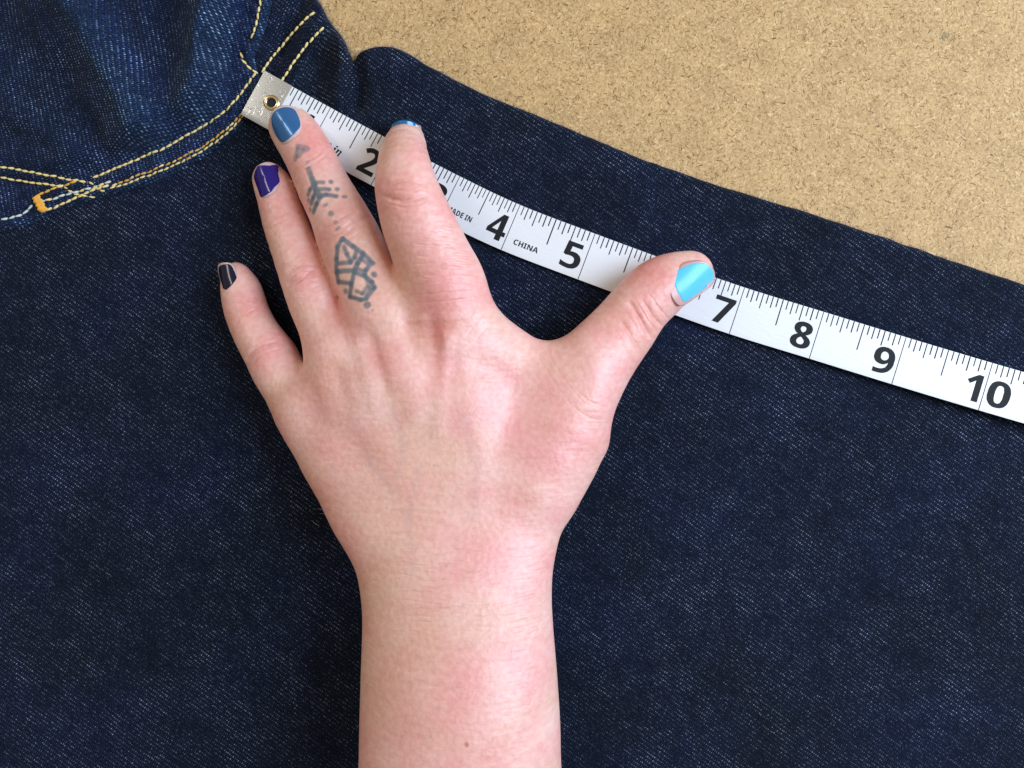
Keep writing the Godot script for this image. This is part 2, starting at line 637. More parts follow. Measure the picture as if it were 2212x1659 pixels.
	for n in 1500:
		var e := rowsE[rng.randi_range(30, rowsE.size() - 26)].lerp(rowsE[rng.randi_range(60, rowsE.size() - 40)], 0.0)
		var q := e + dir * 1.2 * rng.randf() * rng.randf()
		var t := clampf(e.distance_to(q) / 2.3, 0.0, 1.0)
		var y := leg_height(q.x, q.y) * sqrt(maxf(0.0, 1.0 - (1.0 - t) * (1.0 - t)))
		fibre(lint, Vector3(q.x, y, q.y), Vector3(0.4 + rng.randfn(0, 0.6), 0.3 + 0.4 * rng.randf(), -0.9 + rng.randfn(0, 0.5)).normalized(), 0.5 + 0.9 * rng.randf(), 0.03, rng, Vector3(rng.randfn(0, 0.8), rng.randfn(-0.3, 0.4), rng.randfn(0, 0.8)))
	for n in 2600:
		var q := Vector2(rng.randf_range(-165, 165), rng.randf_range(-122, 122))
		var y := -1.0
		if edge_gap(q.x, q.y) > 1.0 and q.x < -70.0 and q.y < -45.0:
			y = seat_height(q.x, q.y)
		else:
			var inside := false
			for i in range(1, rowsE.size()):
				if rowsE[i - 1].x <= q.x and rowsE[i].x > q.x and q.y > rowsE[i].y + 4.0:
					inside = true
					break
			if inside:
				y = leg_height(q.x, q.y)
		if y > 0.0:
			fibre(lint, Vector3(q.x, y + 0.05, q.y), Vector3(rng.randfn(0, 1), 0.25, rng.randfn(0, 1)).normalized(), 0.8 + 2.4 * rng.randf() * rng.randf(), 0.02 + 0.02 * rng.randf(), rng, Vector3(rng.randfn(0, 1.2), -0.3, rng.randfn(0, 1.2)))
	lint.generate_normals()
	var fuzz := put("lint", lint.commit(), mat(lin(0.10, 0.13, 0.20), 0.9), jeans)
	fuzz.set_meta("kind", "stuff")

func thread_piece(long: float, thick: float) -> ArrayMesh:   # along x, in metres
	var st := SurfaceTool.new()
	st.begin(Mesh.PRIMITIVE_TRIANGLES)
	var nu := 10
	var nw := 8
	var grid := []
	for i in nu + 1:
		var t := i / float(nu)
		var x := -cos(t * PI) * long * 0.5
		var r := thick * pow(maxf(sin(t * PI), 0.0), 0.6)
		var line := []
		for k in nw:
			var ang := k * TAU / nw
			var tw := 1.0 + 0.16 * cos(2.0 * ang + t * 11.0)
			line.append(Vector3(x, r * sin(ang) * tw - 0.25 * thick * pow(absf(2.0 * t - 1.0), 2.0), r * cos(ang) * tw) * MM)
		grid.append(line)
	for i in nu:
		for k in nw:
			var q := (k + 1) % nw
			for p in [grid[i][k], grid[i + 1][k], grid[i][q], grid[i][q], grid[i + 1][k], grid[i + 1][q]]:
				st.add_vertex(p)
	st.index()
	st.generate_normals()
	return st.commit()

func run_stitches(line: Array, parent: Node, height: Callable, m: Mesh, ma: Material, mb: Material, pitch: float) -> void:
	var pts := PackedVector3Array()
	for p in line:
		var q := at(p.x, p.y, 6.0)
		q.y = height.call(q.x, q.z)
		pts.append(at(p.x, p.y, q.y))
	var acc := pitch * 0.5
	for i in pts.size() - 1:
		var a := Vector2(pts[i].x, pts[i].z)
		var b := Vector2(pts[i + 1].x, pts[i + 1].z)
		var len := a.distance_to(b)
		while acc < len:
			var f := acc / len
			var c := a.lerp(b, f)
			var d := (b - a) / len
			c += Vector2(-d.y, d.x) * rng.randfn(0, 0.07)
			var h0: float = height.call(c.x - d.x * 0.8, c.y - d.y * 0.8)
			var h1: float = height.call(c.x + d.x * 0.8, c.y + d.y * 0.8)
			var x := Vector3(d.x * 1.6, h1 - h0, d.y * 1.6).normalized()
			var z := x.cross(Vector3.UP).normalized().rotated(x, 0.0)
			x = x.rotated(Vector3.UP, 0.10 + rng.randfn(0, 0.06))
			z = x.cross(Vector3.UP).normalized()
			var o := put("stitch", m, ma if rng.randf() < 0.8 else mb, parent)
			o.transform = Transform3D(Basis(x, z.cross(x), z), Vector3(c.x, (h0 + h1) * 0.5 + 0.1, c.y) * MM)
			acc += pitch * (1.0 + rng.randfn(0, 0.04))
		acc -= len

# ------------------------------------------------------------------ measuring tape

var tape_line := [[400.0, 119.0, 8.0], [548.0, 201.0, 7.7], [689.0, 279.0, 6.7], [826.0, 353.0, 6.2], [970.0, 428.0, 6.0], [1103.0, 491.0, 5.9], [1267.0, 554.0, 5.9], [1430.0, 614.0, 5.9], [1592.0, 671.0, 6.1], [1764.0, 724.0, 6.6], [1942.0, 779.0, 7.3], [2129.0, 835.0, 8.1], [2330.0, 893.0, 9.2], [2545.0, 955.0, 10.5]]

func tape_frame(s: float) -> Transform3D:                  # inches along the tape -> place in mm, x along, y up, z towards the lower edge
	var t := s + 1.0
	var c := curve(tape_line, t)
	var p := at(c[0], c[1], c[2])
	var c1 := curve(tape_line, t - 0.04)
	var c2 := curve(tape_line, t + 0.04)
	var x := (at(c2[0], c2[1], c2[2]) - at(c1[0], c1[1], c1[2])).normalized()
	var z := x.cross(Vector3.UP).normalized()
	return Transform3D(Basis(x, z.cross(x), z), p)

func on_tape(s: float, t: float, up: float) -> Vector3:
	var f := tape_frame(s)
	return f.origin + f.basis.z * t + f.basis.y * (up - 0.001 * t * t)

func strip(s0: float, s1: float, half: float, lo: float, hi: float, n: int, wide := 6) -> ArrayMesh:
	# a thin closed band following the tape
	var pos := PackedVector3Array()
	var uv := PackedVector2Array()
	var ring := []
	for k in wide + 1:
		ring.append([lerpf(-half, half, k / float(wide)), hi])
	ring.append([half + 0.04, (lo + hi) * 0.5])
	for k in wide + 1:
		ring.append([lerpf(half, -half, k / float(wide)), lo])
	ring.append([-half - 0.04, (lo + hi) * 0.5])
	ring.append([-half, hi])
	for i in n + 1:
		var s := lerpf(s0, s1, i / float(n))
		for r in ring:
			pos.append(on_tape(s, r[0], r[1]))
			uv.append(Vector2(s * 25.4, r[0]) / 20.0)
	return sheet(n + 1, ring.size(), pos, uv, PackedColorArray(), false, Vector3.ZERO)

func lettering(text: String, size_mm: float, s: float, t: float, font: Font, slant := 0.0, squeeze := 1.0) -> ArrayMesh:
	# flat lettering centred at s inches and t mm, bent along the tape
	var tm := TextMesh.new()
	tm.text = text
	tm.font = font
	tm.font_size = 64
	tm.pixel_size = 0.01
	tm.depth = 0.03
	tm.curve_step = 0.6
	var ar := tm.get_mesh_arrays()
	var v: PackedVector3Array = ar[Mesh.ARRAY_VERTEX]
	var lo := Vector3(1e9, 1e9, 1e9)
	var hi := -lo
	for p in v:
		lo = lo.min(p)
		hi = hi.max(p)
	var k := size_mm / (hi.y - lo.y)
	var out := PackedVector3Array()
	var nor := PackedVector3Array()
	for p in v:
		var y := (p.y - (lo.y + hi.y) * 0.5) * k
		var x := (p.x - (lo.x + hi.x) * 0.5) * k * squeeze + y * slant
		out.append(on_tape(s + x / 25.4, t - y, 0.045 + (0.012 if p.z > 0.0 else -0.012)) * MM)
		nor.append(Vector3.UP)
	var idx: PackedInt32Array = ar[Mesh.ARRAY_INDEX] if ar[Mesh.ARRAY_INDEX] != null else PackedInt32Array(range(v.size()))
	return arrays(out, nor, PackedVector2Array(), PackedColorArray(), idx)

func build_tape() -> void:
	var tape := thing("measuring_tape", "white inch measuring tape with black numbers and a metal end, laid along the jeans leg", "measuring tape")
	var w := 512
	var h := 256
	var n := FastNoiseLite.new()
	n.frequency = 0.05
	n.seed = 31
	var g := n.get_seamless_image(64, h)
	g.resize(w, h, Image.INTERPOLATE_CUBIC)
	var gd := g.get_data()
	var hg := PackedFloat32Array()
	hg.resize(w * h)
	for i in w * h:
		hg[i] = gd[i] / 255.0
	var white := mat(lin(0.76, 0.79, 0.79), 0.34)
	white.metallic_specular = 0.6
	white.heightmap_enabled = true
	white.heightmap_texture = ImageTexture.create_from_image(Image.create_from_data(w, h, false, Image.FORMAT_RF, hg.to_byte_array()))
	white.heightmap_scale = 0.003
	put("band", strip(0.02, 12.0, 7.65, -0.28, 0.0, 240, 10), white, tape)
	var ink := mat(lin(0.012, 0.013, 0.015), 0.6)
	ink.metallic_specular = 0.3
	# tick marks, sixteenths of an inch along the upper edge
	var st := SurfaceTool.new()
	st.begin(Mesh.PRIMITIVE_TRIANGLES)
	for i in range(7, 191):
		var s := i / 16.0
		var long := 2.9
		if i % 2 == 0:
			long = 3.7
		if i % 4 == 0:
			long = 4.7
		if i % 8 == 0:
			long = 8.3
		if i % 16 == 0:
			long = 15.25
		long += rng.randfn(0, 0.08) if i % 16 else 0.0
		var half := (0.155 + rng.randf() * 0.03) / 25.4
		if i % 16 == 0:
			half = 0.12 / 25.4
		var steps := 8
		for k in steps:
			var t0 := -7.62 + long * k / steps
			var t1 := -7.62 + long * (k + 1) / steps
			var q := [on_tape(s - half, t0, 0.016), on_tape(s + half, t0, 0.016), on_tape(s + half, t1, 0.016), on_tape(s - half, t1, 0.016)]
			for p in [q[0], q[1], q[2], q[0], q[2], q[3]]:
				st.set_normal(Vector3.UP)
				st.add_vertex(p * MM)
	put("tick_marks", st.commit(), ink, tape)
	var bold := SystemFont.new()
	bold.font_names = PackedStringArray(["Droid Sans"])
	bold.font_weight = 700
	var serif := SystemFont.new()
	serif.font_names = PackedStringArray(["Droid Serif"])
	serif.font_weight = 700
	for i in range(1, 10):
		put("printed_number", lettering(str(i), 8.4, i - 0.168 * (1.3 if i == 1 else 1.0), 1.3, bold, 0.0, 1.13), ink, tape)
	put("printed_number", lettering("1", 8.5, 9.875, 1.3, bold), ink, tape)
	put("printed_number", lettering("0", 8.4, 10.16, 1.3, bold, 0.0, 1.13), ink, tape)
	put("printed_number", lettering("11", 8.1, 10.8, 1.3, bold), ink, tape)
	put("printed_lettering", lettering("70 in", 2.9, 1.27, 3.3, serif, 0.35), ink, tape)
	put("printed_lettering", lettering("MADE IN", 1.75, 3.24, 3.0, bold, 0.0, 1.05), ink, tape)
	put("printed_lettering", lettering("CHINA", 1.75, 4.27, 3.7, bold, 0.0, 1.1), ink, tape)
	# metal end folded over the tape, with a brass eyelet
	var steel := mat(lin(0.70, 0.75, 0.77), 0.26, 1.0)
	var scr := PackedFloat32Array()
	scr.resize(256 * 256)
	scr.fill(1.0)
	for k in 90:
		var x := rng.randf() * 256.0
		var y := rng.randf() * 256.0
		var ang := rng.randfn(0.6, 0.9)
		var bend := rng.randfn(0, 0.03)
		var deep := 0.15 + 0.6 * rng.randf() * rng.randf()
		for t in int(10 + 60 * rng.randf() * rng.randf()):
			x += cos(ang)
			y += sin(ang)
			ang += bend
			scr[posmod(int(y), 256) * 256 + posmod(int(x), 256)] -= deep
	steel.uv1_scale = Vector3(1.2, 1.2, 1)
	steel.heightmap_enabled = true
	steel.heightmap_texture = ImageTexture.create_from_image(Image.create_from_data(256, 256, false, Image.FORMAT_RF, scr.to_byte_array()))
	steel.heightmap_scale = 0.010
	var end := put("metal_end", strip(-0.015, 0.405, 7.75, -0.55, 0.16, 14, 8), steel, tape)
	var brass := mat(lin(0.72, 0.58, 0.30), 0.25, 1.0)
	var f := tape_frame(0.27)
	var bent := PackedVector3Array()
	var prof := [[1.35, -0.4], [1.35, 0.35], [1.5, 0.55], [1.85, 0.66], [2.25, 0.56], [2.5, 0.3], [2.52, 0.1]]
	for i in 28:
		for p in prof:
			var ang := i * TAU / 28
			bent.append(f * Vector3(cos(ang) * p[0], p[1], sin(ang) * p[0]))
	put("eyelet", sheet(28, prof.size(), bent, PackedVector2Array(), PackedColorArray(), true), brass, end)
	var hole := PackedVector3Array()
	for i in 28:
		for p in [[0.0, 0.175], [1.36, 0.175]]:
			var ang := i * TAU / 28
			hole.append(f * Vector3(cos(ang) * p[0], p[1], sin(ang) * p[0]))
	put("eyelet_hole", sheet(28, 2, hole, PackedVector2Array(), PackedColorArray(), true), mat(lin(0.006, 0.007, 0.012), 0.9), end)
	# scratches on the metal
	# (left to the relief of the metal's own surface)

# ------------------------------------------------------------------ hand

var seg := PackedFloat32Array()
var seg_group := PackedInt32Array()
var body := PackedFloat32Array()      # per 0.5 mm of z: centre x, half width, centre y, half height
const BZ := -17.5
const CELL := 0.8
const GO := Vector3(-96, 0, -84)
const GN := Vector3i(208, 82, 326)
var grid := PackedFloat32Array()

func chain(group: int, nodes: Array) -> void:              # nodes: Vector4(x, y, z, r) in mm
	for i in nodes.size() - 1:
		var a: Vector4 = nodes[i]
		var b: Vector4 = nodes[i + 1]
		var d := Vector3(b.x - a.x, b.y - a.y, b.z - a.z)
		seg.append_array([a.x, a.y, a.z, d.x, d.y, d.z, 1.0 / d.length_squared(), a.w, b.w - a.w])
		seg_group.append(group)

func pairs(list: Array) -> Array:                          # rows of left edge, right edge (px), height and optional lift of radius
	var fine := []
	var n := list.size()
	for i in range(0, (n - 1) * 2 + 1):
		var c := curve(list, i / 2.0)
		var l := at(c[0], c[1], c[4])
		var r := at(c[2], c[3], c[4])
		var m := (l + r) * 0.5
		fine.append(Vector4(m.x, m.y, m.z, l.distance_to(r) * 0.5))
	return fine

func spots(list: Array) -> Array:                          # px, py, height, radius mm
	var out := []
	for s in list:
		var p := at(s[0], s[1], s[2])
		out.append(Vector4(p.x, p.y, p.z, s[3]))
	return out

func body_at(x: float, y: float, z: float) -> float:
	var t := (z - BZ) * 2.0
	if t < 0.0:
		return 3.0 + (BZ - z) + absf(x + 25.0) * 0.2
	var i := mini(int(t), body.size() / 4 - 2)
	var f := t - i
	var o := i * 4
	var cx := body[o] + (body[o + 4] - body[o]) * f
	var a := body[o + 1] + (body[o + 5] - body[o + 1]) * f
	var cy := body[o + 2] + (body[o + 6] - body[o + 2]) * f
	var b := body[o + 3] + (body[o + 7] - body[o + 3]) * f
	var qx := (x - cx) / a
	var qy := (y - cy) / b
	var k0 := sqrt(qx * qx + qy * qy)
	if k0 < 0.05:
		return -b
	var gx := qx / a
	var gy := qy / b
	return maxf(k0 * (k0 - 1.0) / sqrt(gx * gx + gy * gy), z - 172.0)

func flesh(x: float, y: float, z: float, use: PackedInt32Array) -> float:
	var g0 := body_at(x, y, z)
	var g1 := 99.0
	var g2 := 99.0
	var g3 := 99.0
	var g4 := 99.0
	var g5 := 99.0
	for s in use:
		var o := s * 9
		var px := x - seg[o]
		var py := y - seg[o + 1]
		var pz := z - seg[o + 2]
		var dx := seg[o + 3]
		var dy := seg[o + 4]
		var dz := seg[o + 5]
		var t := clampf((px * dx + py * dy + pz * dz) * seg[o + 6], 0.0, 1.0)
		px -= dx * t
		py -= dy * t
		pz -= dz * t
		var d := sqrt(px * px + py * py + pz * pz) - seg[o + 7] - seg[o + 8] * t
		match seg_group[s]:
			0: g0 = smin(g0, d, 8.0)
			1: g1 = smin(g1, d, 1.0)
			2: g2 = smin(g2, d, 1.0)
			3: g3 = smin(g3, d, 1.0)
			4: g4 = smin(g4, d, 1.0)
			5: g5 = smin(g5, d, 1.5)
	var f := smin(smin(smin(g1, g2, 0.7), g3, 0.7), g4, 0.7)
	return smin(smin(g0, f, 6.5), g5, 9.0)

func sample(p: Vector3) -> float:
	var q := (p - GO) / CELL
	var x := int(q.x)
	var y := int(q.y)
	var z := int(q.z)
	if x < 0 or y < 0 or z < 0 or x >= GN.x - 1 or y >= GN.y - 1 or z >= GN.z - 1:
		return 5.0
	var f := q - Vector3(x, y, z)
	var i := (z * GN.y + y) * GN.x + x
	var r := GN.x
	var s := GN.x * GN.y
	var a := lerpf(lerpf(grid[i], grid[i + 1], f.x), lerpf(grid[i + r], grid[i + r + 1], f.x), f.y)
	i += s
	return lerpf(a, lerpf(lerpf(grid[i], grid[i + 1], f.x), lerpf(grid[i + r], grid[i + r + 1], f.x), f.y), f.z)

func march(from: Vector3, dir: Vector3) -> Vector3:
	var t := 0.0
	var near := 1e9
	var near_t := 0.0
	for k in 900:
		var d := sample(from + dir * t)
		if d < near:
			near = d
			near_t = t
		if d < 0.02:
			break
		t += clampf(d * 0.7, 0.03, 0.6)
		if t > 75.0:                                       # a miss: the closest pass
			return from + dir * near_t
	return from + dir * t

func hit(px: float, py: float) -> Vector3:                 # where the line of sight through a pixel meets the hand
	var eye := Vector3(0, EYE, 0)
	var dir := (at(px, py, 0.0) - eye).normalized()
	return march(eye + dir * ((EYE - 62.0) / -dir.y), dir)

func slope(p: Vector3) -> Vector3:
	var e := 0.9
	return Vector3(sample(p + Vector3(e, 0, 0)) - sample(p - Vector3(e, 0, 0)), sample(p + Vector3(0, e, 0)) - sample(p - Vector3(0, e, 0)), sample(p + Vector3(0, 0, e)) - sample(p - Vector3(0, 0, e))).normalized()

func shape_hand() -> void:
	chain(1, pairs([[480, 606, 541, 590, 9.6], [481, 640, 563, 620, 10.0], [491, 690, 575, 657, 10.5], [513, 745, 599, 702, 11.5], [537, 790, 638, 752, 13.0], [553, 824, 654, 786, 14.0], [581, 868, 676, 834, 16.0], [622, 930, 722, 890, 18.0]]))
	chain(2, pairs([[546, 394, 619, 382, 10.4], [558, 433, 643, 412, 11.4], [570, 487, 662, 465, 13.0], [587, 542, 684, 520, 15.0], [608, 610, 714, 580, 17.0], [628, 670, 738, 640, 18.0], [652, 728, 748, 698, 18.8], [676, 790, 770, 765, 20.0]]))
	chain(3, pairs([[582, 286, 674, 264, 12.4], [600, 314, 700, 296, 13.6], [624, 363, 727, 340, 15.5], [647, 420, 757, 398, 18.0], [672, 474, 790, 452, 20.0], [688, 530, 817, 494, 21.0], [712, 590, 845, 553, 22.0], [738, 645, 868, 607, 22.6], [768, 705, 896, 668, 23.0]]))
	var ix := spots([[877, 302, 12.0, 5.7], [875, 318, 16.5, 6.3]])
	ix.append_array(pairs([[820, 343, 924, 337, 22.0], [815, 376, 933, 368, 28.0], [812, 416, 946, 405, 31.0], [824, 480, 975, 468, 30.5], [841, 526, 999, 518, 29.5], [855, 570, 1022, 566, 28.0], [870, 612, 1046, 610, 26.6], [892, 662, 1060, 655, 25.5], [910, 730, 1070, 720, 25.0]]))
	chain(4, ix)
	var th := spots([[1494, 590, 12.8, 6.6]])
	th.append_array(pairs([[1458, 551, 1508, 638, 13.0], [1413, 561, 1477, 656, 14.0], [1378, 578, 1450, 682, 15.0], [1338, 617, 1420, 714, 16.0], [1301, 658, 1395, 757, 17.0], [1260, 698, 1370, 795, 18.5], [1218, 738, 1346, 836, 20.0], [1180, 790, 1324, 885, 21.5], [1130, 880, 1295, 965, 22.5], [1080, 1000, 1235, 1070, 23.5]]))
	chain(5, th)
	chain(0, spots([[985, 760, 24.5, 10.5], [1000, 880, 24.5, 10.5], [1020, 1020, 24.5, 10.0]]))
	chain(0, spots([[972, 700, 23.5, 8.0], [1062, 752, 22.5, 7.3], [1120, 790, 21.0, 7.0], [1175, 806, 20.5, 7.0]]))
	chain(0, spots([[838, 690, 23.5, 10.2], [880, 830, 25.0, 10.6], [935, 1000, 25.5, 10.0]]))
	chain(0, spots([[742, 772, 20.5, 9.6], [800, 890, 23.0, 10.2], [880, 1030, 25.0, 10.0]]))
	chain(0, spots([[674, 890, 17.5, 8.2], [740, 975, 20.0, 9.0], [815, 1090, 23.5, 9.8]]))
	var rows := [[700, 830, 1000, 23.0, 2.0], [760, 725, 1090, 22.5, 8.0], [810, 665, 1160, 22.0, 11.5], [860, 632, 1225, 21.5, 12.5], [911, 630, 1275, 21.0, 13.2], [956, 640, 1296, 21.5, 13.8], [1001, 658, 1280, 22.3, 14.2], [1068, 688, 1250, 23.5, 15.0], [1103, 704, 1232, 24.2, 15.3], [1142, 722, 1213, 25.0, 15.8], [1174, 741, 1205, 25.8, 16.2], [1228, 768, 1195, 27.0, 17.0], [1276, 779, 1192, 28.0, 17.8], [1336, 784, 1194, 29.0, 18.8], [1450, 781, 1203, 30.5, 20.5], [1560, 778, 1210, 31.5, 21.5], [1659, 776, 1213, 32.0, 22.5], [1900, 770, 1225, 33.0, 23.5], [2100, 765, 1235, 33.0, 24.0]]
	var zs := PackedFloat32Array()
	for r in rows:
		zs.append(at(0, r[0], r[3]).z)
	var z := BZ
	var k := 0
	while z < 180.0:
		while k < rows.size() - 2 and zs[k + 1] < z:
			k += 1
		var c := curve(rows, k + clampf((z - zs[k]) / (zs[k + 1] - zs[k]), 0.0, 1.0))
		var l := at(c[1], c[0], c[3])
		var r := at(c[2], c[0], c[3])
		body.append_array([(l.x + r.x) * 0.5, (r.x - l.x) * 0.5, c[3], c[4]])
		z += 0.5

func fill_grid() -> PackedInt32Array:
	grid.resize(GN.x * GN.y * GN.z)
	grid.fill(5.0)
	var every := PackedInt32Array(range(seg_group.size()))
	var live := PackedInt32Array()
	var big := 8
	for bz in range(0, GN.z, big):
		for by in range(0, GN.y, big):
			for bx in range(0, GN.x, big):
				var c := GO + (Vector3(bx, by, bz) + Vector3.ONE * (big * 0.5)) * CELL
				var d := flesh(c.x, c.y, c.z, every)
				var reach := big * 0.5 * CELL * 1.74
				if absf(d) > reach + 3.5:
					if d < 0.0:
						for z in range(bz, mini(bz + big, GN.z)):
							for y in range(by, mini(by + big, GN.y)):
								for x in range(bx, mini(bx + big, GN.x)):
									grid[(z * GN.y + y) * GN.x + x] = -5.0
					continue
				var use := PackedInt32Array()
				for s in every:
					var o := s * 9
					var p := c - Vector3(seg[o], seg[o + 1], seg[o + 2])
					var ba := Vector3(seg[o + 3], seg[o + 4], seg[o + 5])
					var t := clampf(p.dot(ba) * seg[o + 6], 0.0, 1.0)
					if (p - ba * t).length() - seg[o + 7] - seg[o + 8] * t < reach + 9.5:
						use.append(s)
				for qz in [bz, bz + 4]:
					for qy in [by, by + 4]:
						for qx in [bx, bx + 4]:
							if qx >= GN.x or qy >= GN.y or qz >= GN.z:
								continue
							var m := GO + (Vector3(qx, qy, qz) + Vector3.ONE * 1.5) * CELL
							var dm := flesh(m.x, m.y, m.z, use)
							var near := absf(dm) < 4.4
							if near:
								live.append_array([qx, qy, qz])
							for z in range(qz, mini(qz + 4, GN.z)):
								for y in range(qy, mini(qy + 4, GN.y)):
									var at0 := (z * GN.y + y) * GN.x
									for x in range(qx, mini(qx + 4, GN.x)):
										grid[at0 + x] = flesh(GO.x + x * CELL, GO.y + y * CELL, GO.z + z * CELL, use) if near else dm
	return live

func build_hand() -> void:
	var t0 := Time.get_ticks_msec()
	shape_hand()
	var live := fill_grid()
	var t1 := Time.get_ticks_msec()
	# surface nets
	var vid := PackedInt32Array()
	vid.resize(grid.size())
	vid.fill(-1)
	var v := PackedVector3Array()
	var cells := PackedInt32Array()
	var r := GN.x
	var s := GN.x * GN.y
	var corner := [0, 1, r, r + 1, s, s + 1, s + r, s + r + 1]
	var edges := [0, 1, 0, 2, 0, 4, 1, 3, 1, 5, 2, 3, 2, 6, 3, 7, 4, 5, 4, 6, 5, 7, 6, 7]
	var offs := [Vector3(0, 0, 0), Vector3(1, 0, 0), Vector3(0, 1, 0), Vector3(1, 1, 0), Vector3(0, 0, 1), Vector3(1, 0, 1), Vector3(0, 1, 1), Vector3(1, 1, 1)]
	for b in range(0, live.size(), 3):
		for z in range(live[b + 2], mini(live[b + 2] + 4, GN.z - 1)):
			for y in range(live[b + 1], mini(live[b + 1] + 4, GN.y - 1)):
				for x in range(live[b], mini(live[b] + 4, GN.x - 1)):
					var i := (z * GN.y + y) * GN.x + x
					var inside := 0
					for k in 8:
						if grid[i + corner[k]] < 0.0:
							inside += 1
					if inside == 0 or inside == 8:
						continue
					var sum := Vector3.ZERO
					var n := 0
					for e in range(0, 24, 2):
						var a := grid[i + corner[edges[e]]]
						var c := grid[i + corner[edges[e + 1]]]
						if (a < 0.0) != (c < 0.0):
							sum += (offs[edges[e]] as Vector3).lerp(offs[edges[e + 1]], a / (a - c))
							n += 1
					vid[i] = v.size()
					v.append(GO + (Vector3(x, y, z) + sum / n) * CELL)
					cells.append(i)
	var idx := PackedInt32Array()
	for k in cells.size():
		var i := cells[k]
		var here := grid[i] < 0.0
		for axis in 3:
			var step: int = [1, r, s][axis]
			var da: int = [r, s, 1][axis]
			var db: int = [s, 1, r][axis]
			if (grid[i + step] < 0.0) == here:
				continue
			var q0 := vid[i]
			var q1 := vid[i - da]
			var q2 := vid[i - da - db]
			var q3 := vid[i - db]
			if q1 < 0 or q2 < 0 or q3 < 0:
				continue
			if here:
				idx.append_array([q0, q2, q1, q0, q3, q2])
			else:
				idx.append_array([q0, q1, q2, q0, q2, q3])
	# relax the net a little, then raise and sink the details
	for pass_ in 2:
		var sum := PackedVector3Array()
		sum.resize(v.size())
		var cnt := PackedInt32Array()
		cnt.resize(v.size())
		for t in range(0, idx.size(), 3):
			var a := idx[t]
			var b := idx[t + 1]
			var c := idx[t + 2]
			sum[a] += v[b] + v[c]
			sum[b] += v[a] + v[c]
			sum[c] += v[a] + v[b]
			cnt[a] += 2
			cnt[b] += 2
			cnt[c] += 2
		for i in v.size():
			if cnt[i] > 4:
				v[i] = v[i].lerp(sum[i] / cnt[i], 0.5)
	var t2 := Time.get_ticks_msec()
	plan_details()
	var uv := PackedVector2Array()
	uv.resize(v.size())
	for i in v.size():
		var p := v[i]
		uv[i] = skin_uv(p.x, p.z)
		if p.y > 11.0:
			var n := slope(p)
			if n.y > 0.12:
				var d := 0.0
				var best := 0.0
				for st in hand_strokes:
					if st[6]:
						d += best
						best = 0.0
					var a: Vector2 = st[0]
					var pa := Vector2(p.x, p.z) - a
					if absf(pa.x) > st[5] or absf(pa.y) > st[5]:
						continue
					var ba: Vector2 = st[1]
					var tt := clampf(pa.dot(ba) * st[2], 0.0, 1.0)
					var g: float = st[4] * exp(-0.5 * (pa - ba * tt).length_squared() * st[3])
					if absf(g) > absf(best):
						best = g
				v[i] = p + n * (d + best) * smooth(0.12, 0.6, n.y)
	var nor := PackedVector3Array()
	nor.resize(v.size())
	for t in range(0, idx.size(), 3):
		var n := (v[idx[t + 2]] - v[idx[t]]).cross(v[idx[t + 1]] - v[idx[t]])
		for k in 3:
			nor[idx[t + k]] += n
	for i in v.size():
		nor[i] = nor[i].normalized()
		v[i] *= MM
	var hand := thing("hand", "pale left hand and forearm with tattooed middle finger and painted nails, spread on the jeans", "hand")
	put("skin", arrays(v, nor, uv, PackedColorArray(), idx), skin_material(), hand)
	var t3 := Time.get_ticks_msec()
	build_nails(hand)
	print("hand: %d vertices, grid %d ms, net %d ms, details %d ms, nails %d ms" % [v.size(), t1 - t0, t2 - t1, t3 - t2, Time.get_ticks_msec() - t3])

var hand_strokes := []

func sculpt(points: Array, sigma: float, amp: float) -> void:   # px polyline on the hand, sigma in px, mm of height
	var prev := Vector3.ZERO
	for i in points.size():
		var p := hit(points[i].x, points[i].y)
		if i or points.size() == 1:
			if points.size() == 1:
				prev = p + Vector3(0.01, 0, 0)
			var a := Vector2(prev.x, prev.z)
			var ba := Vector2(p.x, p.z) - a
			var sg := sigma * PER * (EYE - p.y)
			hand_strokes.append([a, ba, 1.0 / maxf(ba.length_squared(), 1e-6), 1.0 / (sg * sg), amp * 1.1, ba.length() + 3.5 * sg, i <= 1])
		prev = p

